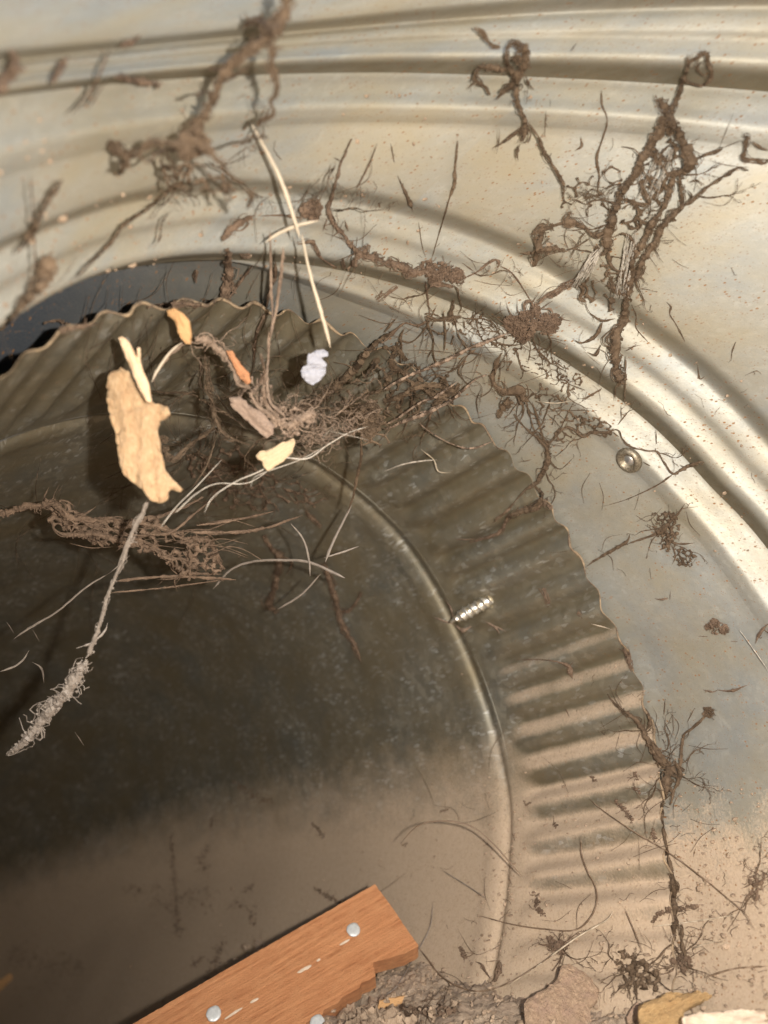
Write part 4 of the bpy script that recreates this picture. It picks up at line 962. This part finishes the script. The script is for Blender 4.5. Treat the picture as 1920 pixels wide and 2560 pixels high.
# ------------------------------------------------------------------ the board with its nails
BP = [(938, 2210, 243), (1046, 2363, 229), (340, 2556, 214)]
A_ = np.array([[1, x, y] for x, y, _ in BP]); kz = np.linalg.solve(A_, np.array([z_ for *_, z_ in BP]))
bz = lambda x, y: kz[0]+kz[1]*x+kz[2]*y
board_poly = [(1620,605),(1700,715),(1765,810),(1807,868),(1800,878),(1740,908),(1660,930),(1612,944),(1622,1002),(1596,1020),(1560,1032),(1553,1052),(1475,1098),(1462,1118),(1400,1148),(1392,1170),(1330,1200),(1290,1240),(1150,1340),(480,1340),(380,1310),(580,1205),(985,970)]
bo, BN = slab('G', board_poly, bz, 7.5, M_board, 'board_body', .12, 1.2, 8, grain=-.53, rscale=.02, soft=False, seed=20)
board = empty('wooden_board', bo.location.copy(), 'reddish brown board with pale nail heads and a broken end at the bottom', 'board')
adopt(bo, board); bo.matrix_parent_inverse = Matrix.Identity(4); bo.location = (0, 0, 0)
m = NT('nail_metal', .45, .3); n_ = m.noise(1200, 4, .6); m.color(m.mix(n_, (.36, .36, .35), (.66, .66, .64))); m.bump(n_, .5, .0002); M_nail = m.m
def lathe(prof, mat, name, n=28, wob=0.):
    V, F = [], []
    for i, (r, h) in enumerate(prof):
        for k in range(n):
            a = 2*math.pi*k/n; q = r*(1+wob*noise.noise(Vector((math.cos(a)*2, math.sin(a)*2, i*.3)))); V.append(Vector((q*math.cos(a), q*math.sin(a), h))*MM)
    for i in range(len(prof)-1):
        for k in range(n): a, b = i*n+k, i*n+(k+1) % n; F.append((a, b, b+n, a+n))
    F.append(tuple(reversed(range(n)))); F.append(tuple((len(prof)-1)*n+k for k in range(n)))
    return mesh_obj(name, V, F, mat, None, True)
for k, (x, y) in enumerate(px('G', [(1527,805),(924,1168),(1372,1206)])):
    o = lathe([(.9,-6),(.9,0),(1.9,.1),(2.1,.2),(2.15,.4),(1.95,.55),(1.2,.6),(.5,.62)], M_nail, 'nail', wob=.1)
    o.rotation_euler = (BN+Vector((.1, .05*k, 0))).to_track_quat('Z', 'Y').to_euler(); o.location = zat(x, y, bz(x, y))[0]-bo.parent.location; o.parent = board
for k, (pts, r) in enumerate([([(1290,985),(1315,972),(1340,958)], 12),([(1470,868),(1492,852),(1505,848)], 9),([(1085,1115),(1112,1100)], 10),([(975,1185),(1005,1165),(1045,1140)], 9),([(1372,935),(1380,930)], 8)]):
    P = px('G', pts); mb = MB(); V = []; N_ = 14; c0 = np.mean(P, 0)
    ang = math.atan2(P[-1][1]-P[0][1], P[-1][0]-P[0][0]); L = math.hypot(P[-1][0]-P[0][0], P[-1][1]-P[0][1])/2+r*.35; wd = r*.33
    poly = [(c0[0]+math.cos(ang)*math.cos(t)*L-math.sin(ang)*math.sin(t)*wd, c0[1]+math.sin(ang)*math.cos(t)*L+math.cos(ang)*math.sin(t)*wd) for t in np.linspace(0, 6.28, 14)[:-1]]
    o, _n = slab('S', poly, lambda x, y: bz(x, y)-.35, .3, M_cream, 'paint_speck', .05, 1.5, 3, seed=30+k)
    o.location = o.location-board.location; o.parent = board

# ------------------------------------------------------------------ rivet, screw, rim edge
def seat(x, y, h=0.):
    p, n, z = hit(x, y); return p+n*h*MM, n
m = NT('tarnished_rivet', .5, .7); n_ = m.noise(1500, 5, .65); m.color(m.mix(m.ramp(n_, [(.35, 0), (.65, 1)]), (.13, .10, .065), (.36, .31, .23))); m.bump(n_, .4, .0002); M_rivet = m.m
x, y = px('D', [(1060, 950)])[0]; p, n = seat(x, y)
ev = lathe([(3.9,-.2),(3.95,.3),(3.75,.9),(3.2,1.4),(2.6,1.45),(2.1,1.1),(1.75,.5),(1.6,.25)], M_rivet, 'rivet', 40)
ev.rotation_euler = n.to_track_quat('Z', 'Y').to_euler(); ev.location = p-elbow.location; ev.parent = elbow
m = NT('bright_metal', .28, .9); m.color((.80, .80, .78)); M_bright = m.m
dome = lathe([(1.72,.2),(1.5,.45),(1.1,.7),(.6,.85),(.15,.9)], M_bright, 'rivet_core', 30); dome.parent = ev

x0, y0 = px('F', [(285, 528)])[0]; x1, y1 = px('F', [(492, 412)])[0]
zz = hit((x0+x1)/2, (y0+y1)/2)[2]*1000-3.5; a_, b_ = zat(x0, y0, zz+1)[0], zat(x1, y1, zz-1)[0]; ax = (b_-a_); LL = ax.length*1000
m = NT('screw_steel', .3, .85); n_ = m.noise(500, 3, .6); m.color(m.mix(m.ramp(n_, [(.4, 0), (.6, 1)]), (.62, .52, .36), (.86, .85, .82))); M_screw = m.m
prof = []
for k in range(160):
    t = k/159; r = 1.95*min(1, t*3.2+.12)*(1-.25*max(0, t-.85)/.15); prof.append((r, t*LL))
V, F = [], []; nn_ = 24
for k, (r, h) in enumerate(prof):
    for j in range(nn_):
        a = 2*math.pi*j/nn_; ph = (h/2.3 - j/nn_) % 1.; th = max(0, 1-abs(ph-.5)/.30)*.48*min(1, h/3); V.append(Vector(((r+th)*math.cos(a), (r+th)*math.sin(a), h))*MM)
for i in range(len(prof)-1):
    for j in range(nn_): q, w_ = i*nn_+j, i*nn_+(j+1) % nn_; F.append((q, w_, w_+nn_, q+nn_))
F.append(tuple(reversed(range(nn_)))); F.append(tuple((len(prof)-1)*nn_+k for k in range(nn_)))
sc = empty('screw', a_, 'silver threaded screw lying against the crimps beside the bead', 'screw'); sc.rotation_euler = ax.to_track_quat('Z', 'Y').to_euler()
o = mesh_obj('thread', V, F, M_screw, sc, True)
o = lathe([(.9,-.6),(1.6,-.2),(2.1,.3),(2.3,1.2),(2.1,2.2),(1.5,2.9),(.6,3.2)], M_nail, 'screw_head', 24, .1); o.location = (0, 0, (LL-.6)*MM); o.parent = sc
w = MB()
for t in [[(200,500,5),(250,520,8),(300,535,10)],[(300,535,8),(340,560,16),(380,545,14)],[(430,520,4),(480,550,10),(500,580,6)],[(470,540,10),(530,570,5)],[(265,430,4),(290,470,6),(300,520,5)]]: strand(w, 'F', t, h=2.5)
placed('cobweb', w, M_webpale, 'small grey web wisp wrapped round the silver screw', 'cobweb', WEBG)

# tan raw edge of the crimped rim
th = np.linspace(0, 2*math.pi, NCR*24, endpoint=False); w = MB()
vs = [pw.matrix_world@pw.data.vertices[i].co for i in range(NCR*24)]
w.tube(vs+[vs[0]], [max(.00006, .00024*(1+2.2*noise.noise(v*70)+.8*noise.noise(v*400))) for v in vs]+[.0002], 6)
m = NT('raw_edge', .8, .2); n_ = m.noise(300, 5, .7); m.color(m.mix(m.ramp(n_, [(.35, 0), (.65, 1)]), (.09, .06, .04), (.33, .235, .14))); re = w.build('rim_edge', m.m, True); adopt(re, pipe_t)

# ------------------------------------------------------------------ dark smears and matted dirt low down
def smear(mb, z, pts, dens=1.):
    """a trail of matted specks and short threads pressed onto the dusty metal"""
    for x, y, w_ in spline(trace(z, pts), 3):
        for _ in range(3):
            xx, yy = x+RNG.gauss(0, .4)*w_+RNG.gauss(0, 2), y+RNG.gauss(0, .4)*w_+RNG.gauss(0, 2); p, d = on(xx, yy, .15)
            mb.lump(p, RNG.uniform(.00012, .00042), RNG.uniform(0, 90), (RNG.uniform(.6, 1.8), RNG.uniform(.6, 1.8), RNG.uniform(.6, 1.4)), sub=1)
        if RNG.random() < .25:
            a = RNG.uniform(0, 6.3); T = []; xx, yy = x, y
            for j in range(6): p, d = on(xx, yy, .3); T.append(p); a += RNG.gauss(0, .5); xx += math.cos(a)*5; yy += math.sin(a)*5
            mb.tube(T, [RNG.uniform(.00004, .0001)]*6, 4)
w = MB()
for t in [[(900,440,10),(870,500,22),(885,560,30)],[(800,660,60),(860,655,90),(920,640,50)],[(670,620,30),(700,680,70),(740,690,30)],[(540,640,40),(600,620,30)],[(1000,690,30),(1040,700,20)],[(1085,720,40),(1090,780,14)],[(80,900,90),(160,960,120),(300,940,80)],[(900,1000,30),(950,930,40)],
          [(1060,630,24),(1095,610,14)],[(1010,160,20),(1080,215,34),(1170,240,16)],[(345,420,22),(350,440,16)],[(910,320,12),(915,370,16)],[(740,400,8),(770,820,20)],[(835,960,16),(870,920,14)],[(930,940,14),(965,860,12)],[(60,880,14),(40,950,18)],[(330,930,24),(350,970,20)],
          [(1360,620,8),(1420,660,10),(1500,700,6)],[(1350,340,8),(1400,400,10)]]: smear(w, 'G', t)
for t in [[(660,650,26),(655,700,20),(690,740,10)],[(610,250,16),(620,262,12)],[(265,285,20),(275,290,16)],[(85,425,14),(95,432,10)],[(735,352,10),(745,355,8)],[(1000,250,6),(1030,280,12),(1070,330,14)],[(1080,130,8),(1100,150,10)],[(900,140,5),(910,160,6)],[(330,880,7),(355,920,9)],
          [(1160,370,12),(1170,410,8)],[(1080,190,0),(1100,200,8)],[(1165,760,6),(1180,740,8),(1230,720,6),(1350,700,4)]]: smear(w, 'H', t)
placed('dirt_smears', w, M_mud, 'dark matted dirt smears on the dusty lower pipe wall', 'dirt', kind='stuff')
def patch(z, poly, cell, wd, label, cl, seed, mat=None, h=1.5):
    w = MB(); net(w, z, poly, cell*1.4, wd*.8, h=h, keep=.8, seed=seed, crumbs=1.2); cq = np.mean(poly, 0)
    for q in range(7): frond(w, z, cq[0]+RNG.gauss(0, cell*.8), cq[1]+RNG.gauss(0, cell*.6), RNG.uniform(0, 6.3), cell*3.4, wd*.9, h=h)
    clump(w, z, cl, h=h, n=2, lump=.4)
    P = px(z, poly)
    for _ in range(9):
        x, y = P[RNG.randrange(len(P))]; a = RNG.uniform(0, 6.3); L = RNG.uniform(8, 36)
        strand(w, 'S', [(x, y, 3), (x+L*.5*math.cos(a), y+L*.5*math.sin(a), 2.4), (x+L*math.cos(a+.5), y+L*math.sin(a+.5), 1.5)], h=2, fuzz=.2)
    return placed('dirt_clump', w, mat or M_web, label, 'dirt clump')
patch('H', [(980,900),(1040,890),(1120,930),(1180,980),(1200,1040),(1170,1070),(1120,1060),(1060,1040),(1010,990)], 34, 14, 'dark torn matted clump above the yellowish chip', [(1010,940,30),(1110,1000,26)], 61)
patch('H', [(1240,920),(1300,900),(1330,950),(1320,1000),(1260,1010)], 30, 9, 'loose clump hanging at the foot of the rim web', [(1280,950,40)], 62, M_mud)
patch('H', [(700,840),(760,850),(800,870),(780,900),(710,900)], 26, 9, 'small fuzzy clump where the pale split fibre crosses', [(730,860,40),(720,880,30)], 63, M_mud)
patch('H', [(1590,540),(1650,560),(1640,640),(1600,690),(1570,600)], 30, 7, 'ragged reddish dirt clump at the right edge low down', [(1605,640,30)], 64, M_mud)
patch('H', [(-20,1130),(100,1120),(300,1120),(330,1160),(200,1180),(-20,1180)], 34, 9, 'matted brown fluff under the bowed dark fibre', [(150,1150,30),(250,1140,24)], 65, M_mud)
w = MB()
for t in [[(395,940,8),(420,950,10),(440,985,10),(465,1020,8)],[(500,940,10),(500,980,20),(480,1025,14)],[(440,940,4),(500,935,6)]]: strand(w, 'H', t, h=2)
placed('dirt_clump', w, M_mud, 'grey cup shaped scrap beside the bowed dark fibre', 'dirt clump')
w = MB(); cl = px('G', [(1620,1190)])[0]
for k in range(90):
    x, y = cl[0]+RNG.gauss(0, 40), cl[1]+abs(RNG.gauss(0, 30))+RNG.uniform(-18, 10); p, z_ = on(x, y, RNG.uniform(1, 6)); w.lump(p, RNG.uniform(.0005, .0024), RNG.uniform(0, 90), sub=2)
placed('dirt_lump', w, M_dirt, 'crumbly grey brown dirt lump at the bottom edge beside the board', 'dirt lump')

# grit and threads scattered where dirt settles
def surf_samples(o, n, wfun, rng):
    me = o.data; co = np.empty(len(me.vertices)*3, np.float32); me.vertices.foreach_get('co', co); co = co.reshape(-1, 3)
    no = np.empty(len(me.vertices)*3, np.float32); me.vertex_normals.foreach_get('vector', no); no = no.reshape(-1, 3)
    wt = wfun(me, co+np.array(o.matrix_world.translation)); wt = wt/wt.sum()
    i = rng.choice(len(co), n, p=wt); return co[i]+np.array(o.matrix_world.translation), no[i]
bpy.context.view_layer.update()
nr = np.random.default_rng(5); RTn, UPn, FWn, CLn = (np.array(v) for v in (RT, UP, FW, CAMLOC))
def seen(P, m=.08):
    d = P-CLn; z_ = d@FWn; x = CX+FPX*(d@RTn)/np.maximum(z_, 1e-4); y = CY-FPX*(d@UPn)/np.maximum(z_, 1e-4)
    return ((z_ > .02)&(x > -1920*m)&(x < 1920*(1+m))&(y > -200)&(y < 2560*(1+m))).astype(float)
def wdust(me, P):
    a = np.empty(len(me.vertices), np.float32); me.attributes['dust'].data.foreach_get('value', a); return seen(P)*np.clip(a-.25, .012, 1)**1.5+1e-9
w = MB()
for o, n in ((g2, 1500), (pw, 1500), (g1, 260), (bed, 2600)):
    P, N = surf_samples(o, n, wdust if o is not bed else (lambda me, P: seen(P)+1e-9), nr)
    for p, q in zip(P, N):
        r = .00012+.00022*abs(nr.normal())*(1.6 if o is bed else 1); c = (CAMLOC-Vector(p)).normalized()
        w.lump(Vector(p)+c*r*.3+Vector(nr.normal(0, .0004, 3)), r, nr.uniform(0, 99), (nr.uniform(.6, 1.6), nr.uniform(.6, 1.6), nr.uniform(.5, 1)), sub=1)
for k in range(900):
    P, N = surf_samples(bed, 1, lambda me, P: seen(P)+1e-9, nr) if k % 4 == 0 else (P, N)
    r = .0003+.0006*abs(nr.normal()); w.lump(Vector(P[0])+Vector(nr.normal(0, .006, 3)*[1, 1, .15]), r, nr.uniform(0, 99), (nr.uniform(.7, 1.5), nr.uniform(.7, 1.5), nr.uniform(.5, 1)), sub=2)
placed('grit', w, M_dirt, 'loose grit and crumbs scattered over the dusty lower metal', 'grit', kind='stuff')
w = MB()
for o, n in ((g2, 130), (pw, 110), (g1, 45), (bed, 300)):
    P, N = surf_samples(o, n, wdust if o is not bed else (lambda me, P: seen(P)+1e-9), nr)
    for p, q in zip(P, N):
        c = (CAMLOC-Vector(p)).normalized(); a = Vector(nr.normal(0, 1, 3)); a = (a-c*a.dot(c)*.8).normalized(); T = [Vector(p)+c*.0006]; L = .0004+.0010*abs(nr.normal())
        for j in range(8):
            a = (a+Vector(nr.normal(0, .38, 3))).normalized(); a = (a-c*a.dot(c)*.6).normalized(); T.append(T[-1]+a*L/3)
        r = nr.uniform(.00003, .00007); w.tube(T, [r]*9, 4)
placed('thread_scraps', w, M_web, 'tiny dark thread scraps strewn over the metal and dirt', 'threads', kind='stuff')

# hair-fine dusty threads strung between the webs
w = MB()
def hairs(z, poly, n, lo, hi, h, ang=None, r=1.6):
    P = px(z, poly); xs = [p[0] for p in P]; ys = [p[1] for p in P]; k = 0
    while k < n:
        x, y = RNG.uniform(min(xs), max(xs)), RNG.uniform(min(ys), max(ys))
        if not inside(x, y, P): continue
        k += 1
        if RNG.random() < .45: continue
        a = RNG.uniform(0, 6.28) if ang is None else RNG.gauss(ang, .35); L = RNG.uniform(lo, hi); c = RNG.gauss(0, .35)
        strand(w, 'S', [(x, y, r*.7), (x+L*.5*math.cos(a), y+L*.5*math.sin(a), r), (x+L*math.cos(a+c), y+L*math.sin(a+c), r*.6)], h=RNG.uniform(.5, 1)*h, fuzz=.1, ragged=.4, n=4, step=8)
hairs('B', [(700,650),(1500,650),(1250,1200),(700,1200)], 60, 25, 130, 3)
hairs('D', [(350,80),(1100,0),(1050,500),(850,850),(500,800),(350,400)], 120, 20, 110, 2.5)
hairs('D', [(0,250),(450,300),(500,600),(0,850)], 110, 30, 150, 4)
hairs('A', [(1100,600),(1659,500),(1659,1200),(1000,1200)], 30, 30, 140, 4, ang=1.9)
hairs('C', [(300,60),(1400,60),(1200,420),(400,420)], 60, 50, 200, 6, ang=1.8)
hairs('K', [(600,350),(1250,400),(1659,700),(1500,1150),(700,1200)], 220, 30, 150, 30)
hairs('K', [(0,850),(600,800),(800,1300),(0,1327)], 40, 60, 220, 24, ang=-.6)
hairs('E', [(0,0),(1200,0),(900,380),(300,250)], 90, 40, 200, 30)
hairs('F', [(850,0),(1400,0),(1350,350),(800,300)], 50, 20, 80, 1.5)
hairs('F', [(950,830),(1300,850),(1350,1200),(1100,1200)], 70, 20, 100, 2)
hairs('H', [(0,150),(1659,0),(1659,1000),(0,1000)], 90, 20, 120, 2, r=1.1)
hairs('H', [(1100,0),(1350,0),(1350,1000),(1150,1000)], 80, 15, 70, 2, r=1.2)
placed('fine_threads', w, M_web, 'hair fine dusty threads strung between the cobwebs and over the metal', 'threads', kind='stuff')

def fronds(z, label, spec, mat, h=2., span=None):
    w = MB()
    for sp in spec: frond(w, z, *sp, h=h, span=span)
    return placed('dust_fronds', w, mat, label, 'cobweb', WEBG)
fronds('B', 'branching dust fronds spreading from the large forked cobweb', [(1010,880,3.6,230,9),(985,960,2.7,210,9),(1060,800,3.5,230,8),(1290,760,-.3,180,8),(1330,850,-.5,240,9),(1180,1000,1.4,200,9),(1100,1150,2.5,200,9),(1250,640,1.9,190,9),(1150,760,1.2,200,9),(1080,930,1.0,180,8),(960,1080,2.6,280,8),(880,990,2.2,160,8),(1210,900,2.2,180,9)], M_web, 3)
fronds('D', 'branching dust fronds on the wavy rim left of the lacy net', [(330,640,2.6,330,12),(400,470,2.8,340,10),(300,280,2.4,260,9),(180,330,1.4,260,10),(90,380,2.0,260,11),(330,330,.6,240,8),(240,600,1.5,200,9),(120,640,1.2,220,10),(440,430,.4,220,8),(510,520,1.9,200,9),(60,560,.6,260,11),(380,140,.3,200,7),(200,200,1.9,200,8),(300,190,1.3,160,7)], M_web, 3)
fronds('D', 'branching dust fronds hanging below the lacy net', [(560,650,.9,260,9),(620,700,1.5,280,8),(720,700,1.7,240,7),(690,860,.9,160,7),(700,1000,1.2,180,7),(860,850,2.6,160,7),(1010,800,-1.2,130,6),(760,600,.5,220,6),(640,430,1.2,220,8),(700,400,.4,200,7),(1180,915,.8,160,6)], M_web, 2)
fronds('K', 'thick branching web curtain among the small wood chips', [(1250,780,-.5,420,12),(1200,740,-.8,300,11),(1350,720,-.2,360,11),(1100,860,2.6,300,10),(900,900,2.9,260,10),(760,800,1.9,240,10),(700,560,1.6,260,10),(640,620,3.0,300,9),(1300,840,.1,360,10),(1400,700,.4,300,9),(980,700,3.5,240,9),(600,300,2.6,260,9),(740,720,.5,260,8),(1500,640,.6,220,8)], M_web, span=[172, 180])
fronds('K', 'pale dusty fronds fanning out of the fluffy web tangle', [(1200,800,-.2,300,9),(1150,760,.6,240,8),(1280,760,-1.,220,8),(1050,640,1.2,200,8),(950,580,2.,160,7),(1250,830,2.4,240,7),(1350,740,.2,300,7),(690,330,.4,240,8),(640,310,2.6,220,8)], M_webpale, span=[163, 167])
fronds('F', 'branching dust fronds beside the lower wavy rim', [(1180,1130,-1.2,220,7),(1240,1150,-.9,220,7),(1130,1000,2.8,180,7),(1280,1190,.8,200,6),(1200,1180,1.6,200,8)], M_web, 1.5)
fronds('F', 'small dust fronds around the branching cobweb on the collar', [(1230,110,2.8,150,7),(1250,190,.4,150,6),(1240,90,-.6,140,5),(1200,140,2.6,120,5)], M_web, 1.5)
fronds('A', 'faint branching dust fronds left of the long straw', [(820,680,1.6,300,12),(900,700,.8,300,11),(700,680,2.2,260,11),(1180,450,1.9,240,10),(1450,700,1.3,260,8),(1430,900,.4,240,8),(1530,1050,1.2,150,7)], M_web, 8)
fronds('H', 'dark fronds of matted dust at the foot of the wavy rim', [(1250,850,2.2,260,6),(1260,900,.6,240,6),(1100,960,2.8,200,6),(1000,940,3.6,160,6),(1610,640,2.,200,6),(1600,560,-1.2,160,5),(760,870,.6,200,5),(1180,1020,.8,200,6),(1290,940,1.2,160,6)], M_web, 2)
